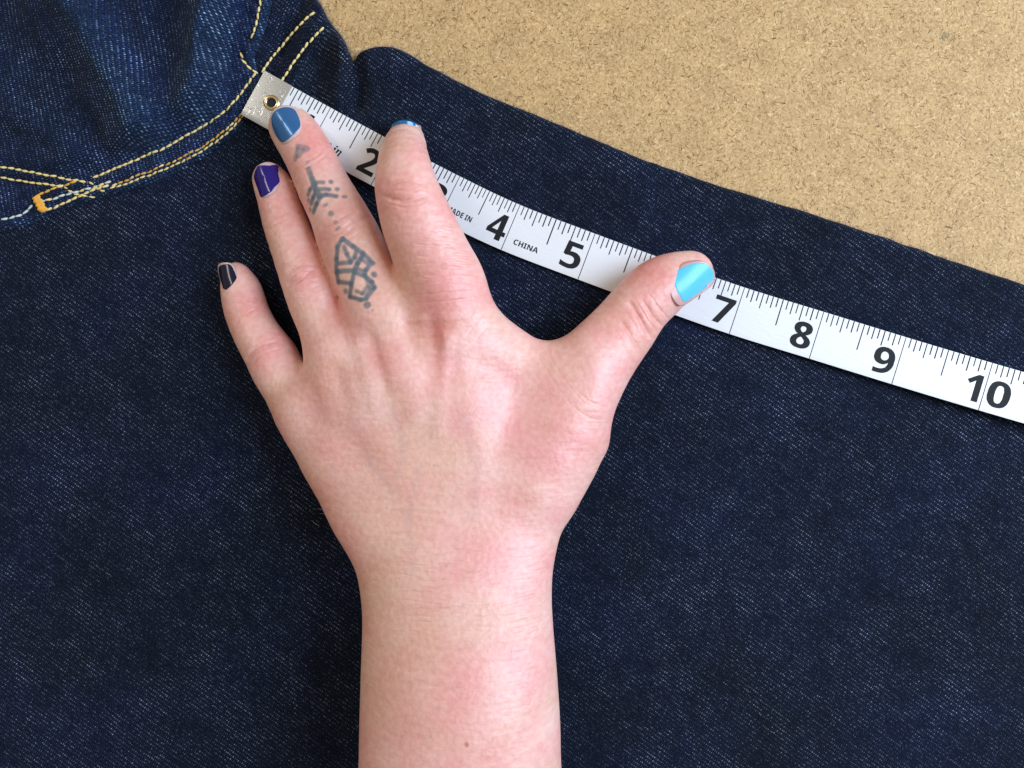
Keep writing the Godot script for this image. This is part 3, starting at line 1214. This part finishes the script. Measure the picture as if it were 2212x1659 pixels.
func plan_details() -> void:
	sculpt(v2([966, 735, 958, 800]), 11, 0.75)
	sculpt(v2([955, 830, 948, 930]), 13, 0.45)
	sculpt(v2([932, 690, 936, 745]), 11, -0.6)
	sculpt(v2([802, 730, 815, 780, 830, 830]), 11, -0.5)
	sculpt(v2([770, 735, 790, 800, 812, 880]), 14, 0.35)
	sculpt(v2([862, 720, 880, 800, 895, 900]), 18, 0.3)
	sculpt(v2([725, 800, 748, 870]), 13, -0.4)
	sculpt(v2([690, 830, 712, 900]), 12, 0.25)
	sculpt(v2([872, 690, 890, 760]), 14, -0.3)
	sculpt(v2([960, 640]), 30, 1.0)
	sculpt(v2([1010, 700, 1040, 790]), 18, -0.25)
	sculpt(v2([735, 900, 790, 990]), 24, -0.2)
	sculpt(v2([876, 408]), 28, 0.6)
	sculpt(v2([738, 490]), 24, 0.6)
	sculpt(v2([655, 592]), 20, 0.5)
	sculpt(v2([562, 762]), 18, 0.4)
	sculpt(v2([1362, 655, 1385, 690, 1402, 722]), 4.5, -0.5)
	sculpt(v2([1392, 655, 1412, 684, 1428, 702]), 4.0, -0.35)
	sculpt(v2([1340, 690, 1362, 722, 1378, 750]), 5.0, -0.25)
	sculpt(v2([830, 402, 872, 393, 916, 398]), 4.0, -0.25)
	sculpt(v2([826, 424, 870, 434, 918, 424]), 4.5, -0.35)
	sculpt(v2([700, 522, 742, 506, 788, 470]), 4.5, -0.35)
	sculpt(v2([694, 492, 730, 478, 768, 452]), 4.0, -0.25)
	sculpt(v2([622, 612, 652, 602, 676, 584]), 4.5, -0.35)
	sculpt(v2([626, 588, 650, 574, 684, 572]), 4.0, -0.25)
	sculpt(v2([535, 776, 560, 752, 598, 738]), 4.5, -0.35)
	sculpt(v2([1250, 720, 1290, 800, 1300, 880]), 20, 0.4)

const SW := 1024
const SH := 1344
func skin_uv(x: float, z: float) -> Vector2:
	return Vector2((x + 96.0) / 166.4, (z + 84.0) / 218.4)

func skin_px(px: float, py: float) -> Vector2:
	var p := hit(px, py)
	return skin_uv(p.x, p.z) * Vector2(SW, SH)

func dab(data: PackedByteArray, a: Vector2, b: Vector2, half: float, soft: float, c: Color, alpha: float) -> void:
	var lo := a.min(b) - Vector2.ONE * (half + soft + 1)
	var hi := a.max(b) + Vector2.ONE * (half + soft + 1)
	var ba := b - a
	var inv := 1.0 / maxf(ba.length_squared(), 1e-6)
	for y in range(maxi(int(lo.y), 0), mini(int(hi.y) + 1, SH)):
		for x in range(maxi(int(lo.x), 0), mini(int(hi.x) + 1, SW)):
			var p := Vector2(x, y) - a
			var d := (p - ba * clampf(p.dot(ba) * inv, 0.0, 1.0)).length()
			var w := alpha * (1.0 - smooth(half - soft, half + soft, d))
			if w > 0.003:
				w *= 0.95 + 0.22 * rough.get_noise_2d(x * 0.1, y * 0.1)
			if w > 0.003:
				var o := (y * SW + x) * 3
				data[o] = int(lerpf(data[o], c.r8, w))
				data[o + 1] = int(lerpf(data[o + 1], c.g8, w))
				data[o + 2] = int(lerpf(data[o + 2], c.b8, w))

func crease(h: PackedFloat32Array, pts: PackedVector2Array, sigma: float, depth: float) -> void:
	var lo := pts[0]
	var hi := pts[0]
	for p in pts:
		lo = lo.min(p)
		hi = hi.max(p)
	lo -= Vector2.ONE * (sigma * 3.0 + 1)
	hi += Vector2.ONE * (sigma * 3.0 + 1)
	var whole := 0.0
	for i in pts.size() - 1:
		whole += pts[i].distance_to(pts[i + 1])
	for y in range(maxi(int(lo.y), 0), mini(int(hi.y) + 1, SH)):
		for x in range(maxi(int(lo.x), 0), mini(int(hi.x) + 1, SW)):
			var best := 1e9
			var along := 0.0
			var run := 0.0
			for i in pts.size() - 1:
				var ba := pts[i + 1] - pts[i]
				var p := Vector2(x, y) - pts[i]
				var t := clampf(p.dot(ba) / ba.length_squared(), 0.0, 1.0)
				var d := (p - ba * t).length_squared()
				if d < best:
					best = d
					along = run + t * ba.length()
				run += ba.length()
			if best < sigma * sigma * 9.0:
				var f := along / whole
				h[y * SW + x] -= depth * (0.35 + 0.65 * sin(f * PI)) * exp(-0.5 * best / (sigma * sigma))

func skin_material() -> StandardMaterial3D:
	# colour: broad blotches first, small mottling and marks on top
	var lw := 104
	var lh := 136
	var low := Image.create(lw, lh, false, Image.FORMAT_RGB8)
	var pink := Color8(230, 154, 148)
	var red := Color8(216, 122, 114)
	var tan := Color8(220, 174, 148)
	var blotch := [
		[960, 640, 60, red, 0.40], [940, 710, 22, red, 0.55], [870, 415, 50, red, 0.42], [875, 500, 60, pink, 0.3], [990, 560, 50, pink, 0.4],
		[670, 300, 45, red, 0.45], [690, 330, 40, pink, 0.4], [738, 490, 40, red, 0.25], [780, 540, 70, tan, 0.5], [660, 595, 32, red, 0.35], [610, 470, 35, red, 0.3],
		[600, 430, 30, pink, 0.4], [530, 640, 36, red, 0.38], [560, 760, 34, red, 0.3], [815, 780, 28, red, 0.28], [700, 900, 60, pink, 0.3], [1380, 690, 55, red, 0.38],
		[1420, 590, 50, red, 0.35], [1270, 790, 70, pink, 0.3], [1250, 930, 70, pink, 0.4], [900, 960, 80, tan, 0.5], [820, 1100, 80, tan, 0.5], [1010, 1200, 70, pink, 0.35],
		[900, 1400, 90, tan, 0.35], [1000, 1480, 60, pink, 0.4], [880, 1560, 80, pink, 0.3], [1060, 1640, 60, pink, 0.3], [690, 1050, 60, pink, 0.35], [1100, 900, 70, pink, 0.3],
		[660, 1000, 60, tan, 0.35], [850, 1250, 70, tan, 0.4], [830, 1480, 80, tan, 0.35], [1170, 980, 70, pink, 0.35], [1120, 1180, 60, pink, 0.4], [1140, 1420, 60, pink, 0.3], [950, 780, 40, pink, 0.45], [1050, 830, 60, pink, 0.3], [860, 600, 40, tan, 0.4], [1200, 780, 40, tan, 0.3],
		[720, 690, 45, pink, 0.35], [600, 850, 40, tan, 0.4], [670, 700, 40, tan, 0.25]]
	var blots := []
	for b in blotch:
		var p := hit(b[0], b[1])
		blots.append([Vector2(p.x, p.z), 1.0 / pow(b[2] * 0.135, 2.0), b[3], b[4]])
	for y in lh:
		for x in lw:
			var p := Vector2(x * 166.4 / lw - 96.0, y * 218.4 / lh - 84.0)
			var n := rough.get_noise_2d(p.x * 0.06, p.y * 0.06)
			var n2 := rough.get_noise_2d(p.x * 0.05 + 50.0, p.y * 0.05)
			var c := Color8(237, 192, 178)
			c = c.lerp(pink, clampf(0.2 + 0.7 * n, 0.0, 0.6))
			c = c.lerp(tan, clampf(0.1 + 0.6 * n2, 0.0, 0.45))
			for b in blots:
				var w: float = b[3] * exp(-0.7 * (p - b[0]).length_squared() * b[1])
				if w > 0.01:
					c = c.lerp(b[2], minf(w * 1.1, 1.0))
			low.set_pixel(x, y, c)
	low.resize(SW, SH, Image.INTERPOLATE_CUBIC)
	var data := low.get_data()
	var fn := FastNoiseLite.new()
	fn.seed = 61
	fn.frequency = 0.07
	fn.fractal_octaves = 3
	var g := fn.get_image(SW, SH).get_data()
	for i in SW * SH:
		var k := (g[i] - 128) * 0.085
		data[i * 3] = clampi(int(data[i * 3] + k * 0.6), 0, 255)
		data[i * 3 + 1] = clampi(int(data[i * 3 + 1] + k), 0, 255)
		data[i * 3 + 2] = clampi(int(data[i * 3 + 2] + k), 0, 255)
	# veins, moles
	for vein in [v2([905, 1010, 880, 1120, 890, 1240]), v2([760, 905, 800, 1000, 850, 1060]), v2([1000, 900, 1030, 1000, 1020, 1120]), v2([845, 880, 870, 960, 860, 1030])]:
		for i in vein.size() - 1:
			dab(data, skin_px(vein[i].x, vein[i].y), skin_px(vein[i + 1].x, vein[i + 1].y), 3.0, 11.0, Color8(182, 150, 150), 0.26)
	var mole := skin_px(1007, 1607)
	dab(data, mole, mole + Vector2(1, 1), 3.0, 2.0, Color8(150, 88, 74), 0.6)
	mole = skin_px(963, 1222)
	dab(data, mole, mole, 2.2, 1.6, Color8(190, 124, 108), 0.4)
	var r := RandomNumberGenerator.new()
	r.seed = 12
	for k in 160:
		var p := Vector2(r.randf() * SW, (0.35 + 0.65 * r.randf()) * SH)
		dab(data, p, p, 0.8 + r.randf(), 1.5, Color8(176, 112, 92), 0.10 + 0.18 * r.randf())
	tattoo(data)
	# relief: pores and fine lines, creases at the joints
	var h := PackedFloat32Array()
	h.resize(SW * SH)
	fn.frequency = 0.11
	fn.seed = 71
	fn.noise_type = FastNoiseLite.TYPE_CELLULAR
	fn.fractal_octaves = 2
	var gc := fn.get_image(SW, SH).get_data()
	fn.noise_type = FastNoiseLite.TYPE_SIMPLEX
	fn.frequency = 0.07
	var lines := fn.get_image(SW / 6, SH)
	lines.resize(SW, SH, Image.INTERPOLATE_CUBIC)
	var gl := lines.get_data()
	for i in SW * SH:
		h[i] = gc[i] * 0.00055 + gl[i] * 0.00045
	for c in [
		[v2([830, 402, 872, 391, 918, 398]), 2.2, 0.35], [v2([828, 414, 874, 412, 916, 412]), 1.6, 0.2], [v2([826, 424, 870, 434, 920, 424]), 2.4, 0.45], [v2([834, 438, 876, 448, 916, 436]), 1.8, 0.3],
		[v2([690, 524, 742, 506, 792, 466]), 2.4, 0.45], [v2([700, 512, 740, 494, 780, 462]), 1.8, 0.25], [v2([694, 492, 730, 476, 770, 450]), 1.8, 0.3], [v2([712, 532, 752, 516, 800, 482]), 1.6, 0.25],
		[v2([652, 366, 690, 346, 714, 320]), 1.8, 0.25], [v2([648, 352, 684, 336, 704, 312]), 1.6, 0.2],
		[v2([620, 586, 650, 572, 690, 572]), 2.0, 0.35], [v2([626, 600, 650, 586, 684, 582]), 1.8, 0.35], [v2([622, 616, 652, 604, 672, 584]), 2.2, 0.45], [v2([630, 628, 658, 612, 690, 602]), 1.6, 0.25], [v2([640, 640, 672, 622, 700, 612]), 1.4, 0.18],
		[v2([566, 482, 606, 464, 646, 448]), 1.8, 0.25], [v2([570, 496, 610, 476, 650, 462]), 1.4, 0.18],
		[v2([530, 772, 560, 748, 604, 734]), 2.2, 0.4], [v2([540, 790, 566, 766, 612, 748]), 2.0, 0.35], [v2([536, 760, 562, 738, 596, 726]), 1.5, 0.22], [v2([508, 700, 530, 678, 566, 660]), 1.8, 0.25],
		[v2([1360, 652, 1384, 690, 1404, 724]), 2.6, 0.5], [v2([1388, 650, 1412, 684, 1430, 704]), 2.0, 0.4], [v2([1372, 646, 1400, 692, 1418, 716]), 1.6, 0.3], [v2([1402, 636, 1424, 666, 1444, 688]), 1.6, 0.3], [v2([1340, 690, 1362, 722, 1380, 754]), 1.8, 0.3], [v2([1352, 672, 1374, 708, 1390, 738]), 1.4, 0.2], [v2([1326, 706, 1346, 740, 1360, 770]), 1.4, 0.18],
		[v2([890, 600, 950, 588, 1020, 596]), 1.5, 0.15], [v2([886, 618, 950, 608, 1030, 614]), 1.5, 0.18], [v2([900, 636, 960, 630, 1040, 628]), 1.5, 0.18], [v2([905, 652, 960, 650, 1046, 644]), 1.4, 0.15], [v2([920, 578, 960, 570, 1008, 574]), 1.4, 0.15],
		[v2([1000, 705, 1024, 670, 1040, 640]), 1.5, 0.2], [v2([1008, 722, 1036, 690, 1052, 662]), 1.5, 0.18], [v2([1024, 740, 1050, 706]), 1.4, 0.15],
		[v2([1160, 770, 1200, 830, 1236, 880]), 1.6, 0.15], [v2([1185, 770, 1225, 826, 1262, 872]), 1.4, 0.12], [v2([1240, 840, 1280, 870, 1310, 880]), 1.5, 0.15], [v2([1230, 870, 1270, 900, 1300, 905]), 1.5, 0.12]]:
		var pts: Array = c[0]
		var bent := []
		for p in pts:
			bent.append([p.x, p.y])
		var line := PackedVector2Array()
		for i in range(0, (pts.size() - 1) * 4 + 1):
			var q := curve(bent, i / 4.0)
			line.append(skin_px(q[0], q[1]) + Vector2(r.randfn(0, 0.7), r.randfn(0, 0.7)))
		crease(h, line, c[1], c[2])
	# fine parallel lines across the fingers and the wrist
	for k in 240:
		var x := 850.0 + 330.0 * r.randf()
		var y := 1180.0 + 190.0 * r.randf()
		var a := skin_px(x, y)
		crease(h, PackedVector2Array([a, a + Vector2(16 + 22 * r.randf(), 3 - 6 * r.randf())]), 0.9, 0.05 + 0.07 * r.randf())
	for k in 150:
		var x := 880.0 + 130.0 * r.randf()
		var y := 470.0 + 140.0 * r.randf()
		var a := skin_px(x, y)
		crease(h, PackedVector2Array([a, a + Vector2(12 + 16 * r.randf(), 3 - 6 * r.randf())]), 0.9, 0.05 + 0.07 * r.randf())
	var m := mat(Color.WHITE, 0.45)
	m.albedo_texture = ImageTexture.create_from_image(Image.create_from_data(SW, SH, false, Image.FORMAT_RGB8, data))
	m.heightmap_enabled = true
	m.heightmap_texture = ImageTexture.create_from_image(Image.create_from_data(SW, SH, false, Image.FORMAT_RF, h.to_byte_array()))
	m.heightmap_scale = 0.062
	m.texture_repeat = false
	m.subsurf_scatter_enabled = true
	m.subsurf_scatter_strength = 0.12
	m.metallic_specular = 0.55
	return m

func tattoo(data: PackedByteArray) -> void:
	var ink := Color8(80, 95, 105)
	var up := func(x: float, y: float) -> Vector2: return skin_px(442.4 + 0.24 * x, 132.7 + 0.24 * y)
	var low := func(x: float, y: float) -> Vector2: return skin_px(442.4 + 0.24 * x, 486.6 + 0.24 * y)
	var lines_up := [
		[[840, 768, 915, 785], 22, 0.55], [[838, 775, 812, 880], 16, 0.55], [[880, 800, 838, 850], 18, 0.5], [[905, 922, 932, 902], 9, 0.4],
		[[930, 965, 962, 1050, 992, 1105], 17, 0.85], [[962, 1085, 1065, 1086], 13, 0.75], [[990, 1148, 1115, 1150], 15, 0.85], [[1022, 1218, 1085, 1196, 1182, 1212], 15, 0.85],
		[[985, 1100, 945, 1150, 930, 1195], 14, 0.8], [[1000, 1160, 975, 1220, 958, 1275], 16, 0.85], [[1045, 1205, 1003, 1280, 978, 1352], 16, 0.85], [[980, 1105, 1010, 1180, 1040, 1210], 20, 0.8],
		[[1130, 1080, 1134, 1084], 14, 0.75], [[1188, 1147, 1192, 1148], 14, 0.75], [[1248, 1215, 1262, 1216], 11, 0.7], [[930, 1242, 932, 1250], 12, 0.6], [[944, 1328, 948, 1334], 11, 0.5],
		[[1078, 1294, 1092, 1286], 12, 0.7], [[1133, 1366, 1138, 1374], 18, 0.75], [[1178, 1448, 1183, 1454], 14, 0.5], [[1195, 1510, 1206, 1500], 12, 0.6]]
	var lines_low := [
		[[1240, 122, 1195, 190, 1183, 300, 1184, 420, 1200, 508], 15, 0.9], [[1240, 122, 1330, 188, 1420, 250, 1510, 340], 15, 0.9], [[1200, 508, 1312, 522], 14, 0.85],
		[[1252, 195, 1278, 260, 1312, 325], 14, 0.85], [[1362, 235, 1345, 290, 1305, 332, 1205, 340], 14, 0.85], [[1415, 272, 1372, 340, 1342, 405, 1192, 415], 16, 0.9], [[1490, 345, 1448, 400, 1436, 438], 14, 0.85],
		[[1400, 300, 1462, 340], 12, 0.8], [[1362, 385, 1430, 410], 12, 0.8],
		[[1342, 420, 1318, 520, 1304, 640], 15, 0.9], [[1304, 640, 1400, 668, 1448, 660], 14, 0.9], [[1448, 660, 1522, 560, 1500, 508, 1435, 452, 1342, 420], 15, 0.9],
		[[1362, 590, 1415, 612, 1462, 545], 12, 0.7], [[1450, 480, 1480, 560, 1445, 625], 12, 0.6],
		[[1518, 438, 1524, 446], 18, 0.8], [[1264, 588, 1268, 596], 15, 0.7], [[1456, 718, 1464, 712], 22, 0.8], [[1506, 762, 1508, 764], 6, 0.5]]
	for k in 2:
		var to: Callable = up if k == 0 else low
		for l in (lines_up if k == 0 else lines_low):
			var p: Array = l[0]
			for i in range(0, p.size() - 2, 2):
				dab(data, to.call(p[i], p[i + 1]), to.call(p[i + 2], p[i + 3]), l[1] * 0.265, 2.6, ink, l[2] * 0.88)

# nails: a plate curved across the finger, polish on the plate
func bed(tip: Vector3, root: Vector3, mid: Vector3, radius: float, long_curve: float, tilt: float, raise := 0.05) -> Array:
	# the frame a nail lies in: centre on the skin, along, across, up, radius across, curve along
	var along := (tip - root).normalized()
	var up := Vector3.ZERO
	for d in [Vector3.ZERO, along * 1.5, along * -1.5, along.cross(Vector3.UP) * 1.2, along.cross(Vector3.UP) * -1.2]:
		up += slope(mid + d)
	up = (up - along * up.dot(along)).normalized()
	return [mid + up * raise, along, along.cross(up), up, radius, long_curve, tilt]

func plate(outline: Array, lift: float, edge: float, jag: float, frame: Array, flat: bool, seed_: int) -> ArrayMesh:
	# outline, closed and rounded by a spline: in px, or (flat) already in mm across and along
	var r := RandomNumberGenerator.new()
	r.seed = seed_
	var loop := []
	for p in outline:
		loop.append([p.x, p.y])
	var n := 72
	var ring := []
	var mid := Vector2.ZERO
	var cl := loop.duplicate()
	cl.push_front(loop[-1])
	cl.append(loop[0])
	cl.append(loop[1])
	var o: Vector3 = frame[0]
	var along: Vector3 = frame[1]
	var across: Vector3 = frame[2]
	var up: Vector3 = frame[3]
	var big: float = frame[4]
	var k2: float = frame[5]
	var tilt: float = frame[6]
	var high := func(x: float, y: float) -> float: return sqrt(maxf(big * big - x * x, big * big * 0.05)) - big - k2 * y * y - tilt * y
	var eye := Vector3(0, EYE, 0)
	for i in n:
		var c := curve(cl, 1.0 + i * loop.size() / float(n))
		var q := Vector2(c[0], c[1])
		if not flat:
			var go := (at(q.x, q.y, 0.0) - eye).normalized()
			var t := 0.0
			var p := eye
			for pass_ in 12:
				var z: float = high.call((p - o).dot(across), (p - o).dot(along)) if pass_ else 0.0
				t = (z + lift - (eye - o).dot(up)) / go.dot(up)
				p = eye + go * t
			q = Vector2((p - o).dot(across), (p - o).dot(along))
		ring.append(q)
		mid += q / n
	if jag > 0.0:
		for i in n:
			ring[i] += (mid - (ring[i] as Vector2)).normalized() * jag * 0.14 * r.randf() * (1.0 if r.randf() < 0.6 else 0.2)
	var rad := [0.0, 0.2, 0.4, 0.6, 0.78, 0.9, 0.965, 1.0, 1.012]
	var pos := PackedVector3Array()
	for i in n:
		for k in rad.size():
			var q: Vector2 = mid + ((ring[i] as Vector2) - mid) * rad[k]
			var hgt: float = lift
			if k == rad.size() - 2:
				hgt = lift - 0.05
			if k == rad.size() - 1:
				hgt = edge
			pos.append(o + across * q.x + along * q.y + up * (hgt + high.call(q.x, q.y)))
	return sheet(n, rad.size(), pos, PackedVector2Array(), PackedColorArray(), true, up)

func polish(c: Color, roughness: float, metal: float) -> StandardMaterial3D:
	var m := mat(c, roughness, metal)
	m.clearcoat_enabled = true
	m.clearcoat = 0.8
	m.clearcoat_roughness = 0.10
	m.metallic_specular = 0.2
	return m

func build_nails(hand: Node3D) -> void:
	var keratin := mat(lin(0.60, 0.44, 0.40), 0.35)
	var pink := mat(lin(0.60, 0.36, 0.33), 0.3)
	var list := [
		["navy black polish, turned to the side", v2([471, 588, 471, 572, 482, 567, 498, 569, 508, 584, 514, 606, 506, 618, 486, 632, 480, 622]), v2([472, 588, 474, 575, 484, 571, 497, 572, 506, 586, 511, 604, 503, 615, 485, 628, 479, 614]), lin(0.006, 0.006, 0.028), 0.3, 0.0, 0.6],
		["chipped violet polish with a bare rim", v2([547, 384, 553, 361, 574, 350, 596, 355, 606, 374, 606, 392, 590, 416, 562, 428, 552, 408]), v2([548, 384, 552, 366, 560, 357, 580, 357, 600, 357, 601, 376, 604, 392, 594, 403, 585, 414, 562, 426, 553, 406]), lin(0.018, 0.008, 0.17), 0.25, 0.0, 0.9],
		["shimmering mid blue polish", v2([585, 272, 584, 250, 594, 234, 616, 227, 636, 232, 649, 254, 650, 278, 630, 300, 610, 312, 594, 296]), v2([587, 270, 587, 250, 597, 237, 617, 231, 635, 236, 646, 256, 647, 275, 628, 295, 610, 307, 596, 293]), lin(0.035, 0.15, 0.36), 0.3, 0.35, 0.4],
		["chipped bright turquoise polish", v2([1446, 596, 1462, 576, 1490, 566, 1518, 564, 1538, 576, 1545, 594, 1540, 614, 1512, 637, 1484, 656, 1466, 660, 1448, 634]), v2([1453, 598, 1462, 584, 1488, 571, 1514, 567, 1534, 576, 1543, 594, 1538, 611, 1512, 632, 1480, 652, 1470, 640, 1458, 618]), lin(0.11, 0.56, 0.78), 0.28, 0.0, 2.0],
	]
	var beds := [
		bed(at(509, 590, 9.6), at(531, 672, 10.6), hit(491, 598), 4.5, 0.008, 0.12, 0.12),
		bed(at(583, 388, 10.4), at(618, 490, 13.5), hit(576, 390), 4.5, 0.008, 0.06, 0.4),
		bed(at(629, 277, 12.4), at(677, 350, 15.0), hit(617, 268), 5.7, 0.008, 0.06, 0.45),
		bed(at(1494, 590, 12.8), at(1412, 665, 15.0), hit(1497, 612), 7.8, 0.004, 0.08, 0.5)]
	var k := 0
	for n in list:
		var nail := put("fingernail", plate(n[1], 0.34, -0.7, 0.0, beds[k], false, k), keratin if k != 3 else pink, hand)
		nail.set_meta("label", "nail with " + n[0])
		var gloss := polish(n[3], n[4], n[5])
		if k == 3:
			gloss.clearcoat_roughness = 0.28
			gloss.clearcoat = 0.6
		put("nail_polish", plate(n[2], 0.46, 0.3, n[6], beds[k], false, 40 + k), gloss, nail)
		k += 1
	# the index nail faces away over the bent fingertip
	var front := march(Vector3(at(877, 303, 12.0).x, 12.5, -95.0), Vector3(0, 0, 1))
	var face := Vector3(0.0, 0.30, -0.954).normalized()
	var down := Vector3(0, -0.954, -0.30).normalized()
	var far := [front, down, down.cross(face), face, 6.0, 0.012, 0.0]
	var nail := put("fingernail", plate(v2([-4.3, 0.0, -4.2, 3.4, -2.3, 5.6, 0.0, 6.0, 2.3, 5.6, 4.2, 3.4, 4.3, 0.0, 4.0, -3.6, 2.2, -4.2, 0.0, -4.6, -2.2, -4.2, -4.0, -3.0]), 0.34, -0.7, 0.0, far, true, 9), keratin, hand)
	nail.set_meta("label", "nail of the bent index finger, seen edge on")
	put("nail_polish", plate(v2([-4.1, 0.0, -4.0, 3.3, -2.2, 5.4, 0.0, 5.8, 2.2, 5.4, 4.0, 3.3, 4.1, 0.0, 3.8, -3.4, 2.0, -5.3, 0.0, -5.8, -2.0, -5.3, -3.9, -3.6]), 0.46, -0.5, 0.1, far, true, 49), polish(lin(0.02, 0.16, 0.36), 0.3, 0.3), nail)
	# fine pale hairs on the back of the hand and the forearm
	var st := SurfaceTool.new()
	st.begin(Mesh.PRIMITIVE_TRIANGLES)
	var r := RandomNumberGenerator.new()
	r.seed = 77
	for n in 620:
		var px := 800.0 + 390.0 * r.randf()
		var py := 900.0 + 800.0 * pow(r.randf(), 0.8)
		if py < 1180.0:
			px = 680.0 + 560.0 * r.randf()
		var p := hit(px, py)
		if p.y < 16.0:
			continue
		var up := slope(p)
		if up.y < 0.6:
			continue
		fibre(st, p - up * 0.1, (Vector3(r.randfn(-0.75, 0.35), 0.0, r.randfn(-0.25, 0.35)) + up * 0.28).normalized(), 2.0 + 3.0 * r.randf(), 0.022, r, Vector3(r.randfn(0, 0.25), -0.12, r.randfn(0, 0.25)))
	st.generate_normals()
	var hair := put("arm_hair", st.commit(), mat(lin(0.55, 0.40, 0.26), 0.4), hand)
	hair.set_meta("kind", "stuff")

func fibre(st: SurfaceTool, from: Vector3, dir: Vector3, long: float, thick: float, r: RandomNumberGenerator, bend: Vector3) -> void:
	# a bent three-sided thread, mm
	var n := 5
	var last := []
	var p := from
	for i in n + 1:
		var side := dir.cross(Vector3(0.31, 0.77, 0.55)).normalized()
		var other := dir.cross(side)
		var w := thick * (1.0 - 0.8 * pow(i / float(n), 2.0))
		var now := []
		for k in 3:
			now.append((p + (side * cos(k * TAU / 3.0) + other * sin(k * TAU / 3.0)) * w) * MM)
		if i:
			for k in 3:
				var q := (k + 1) % 3
				for v in [last[k], now[k], last[q], last[q], now[k], now[q]]:
					st.add_vertex(v)
		last = now
		p += dir * (long / n)
		dir = (dir + bend * (1.6 / n) + Vector3(r.randfn(0, 0.05), r.randfn(0, 0.05), r.randfn(0, 0.05))).normalized()
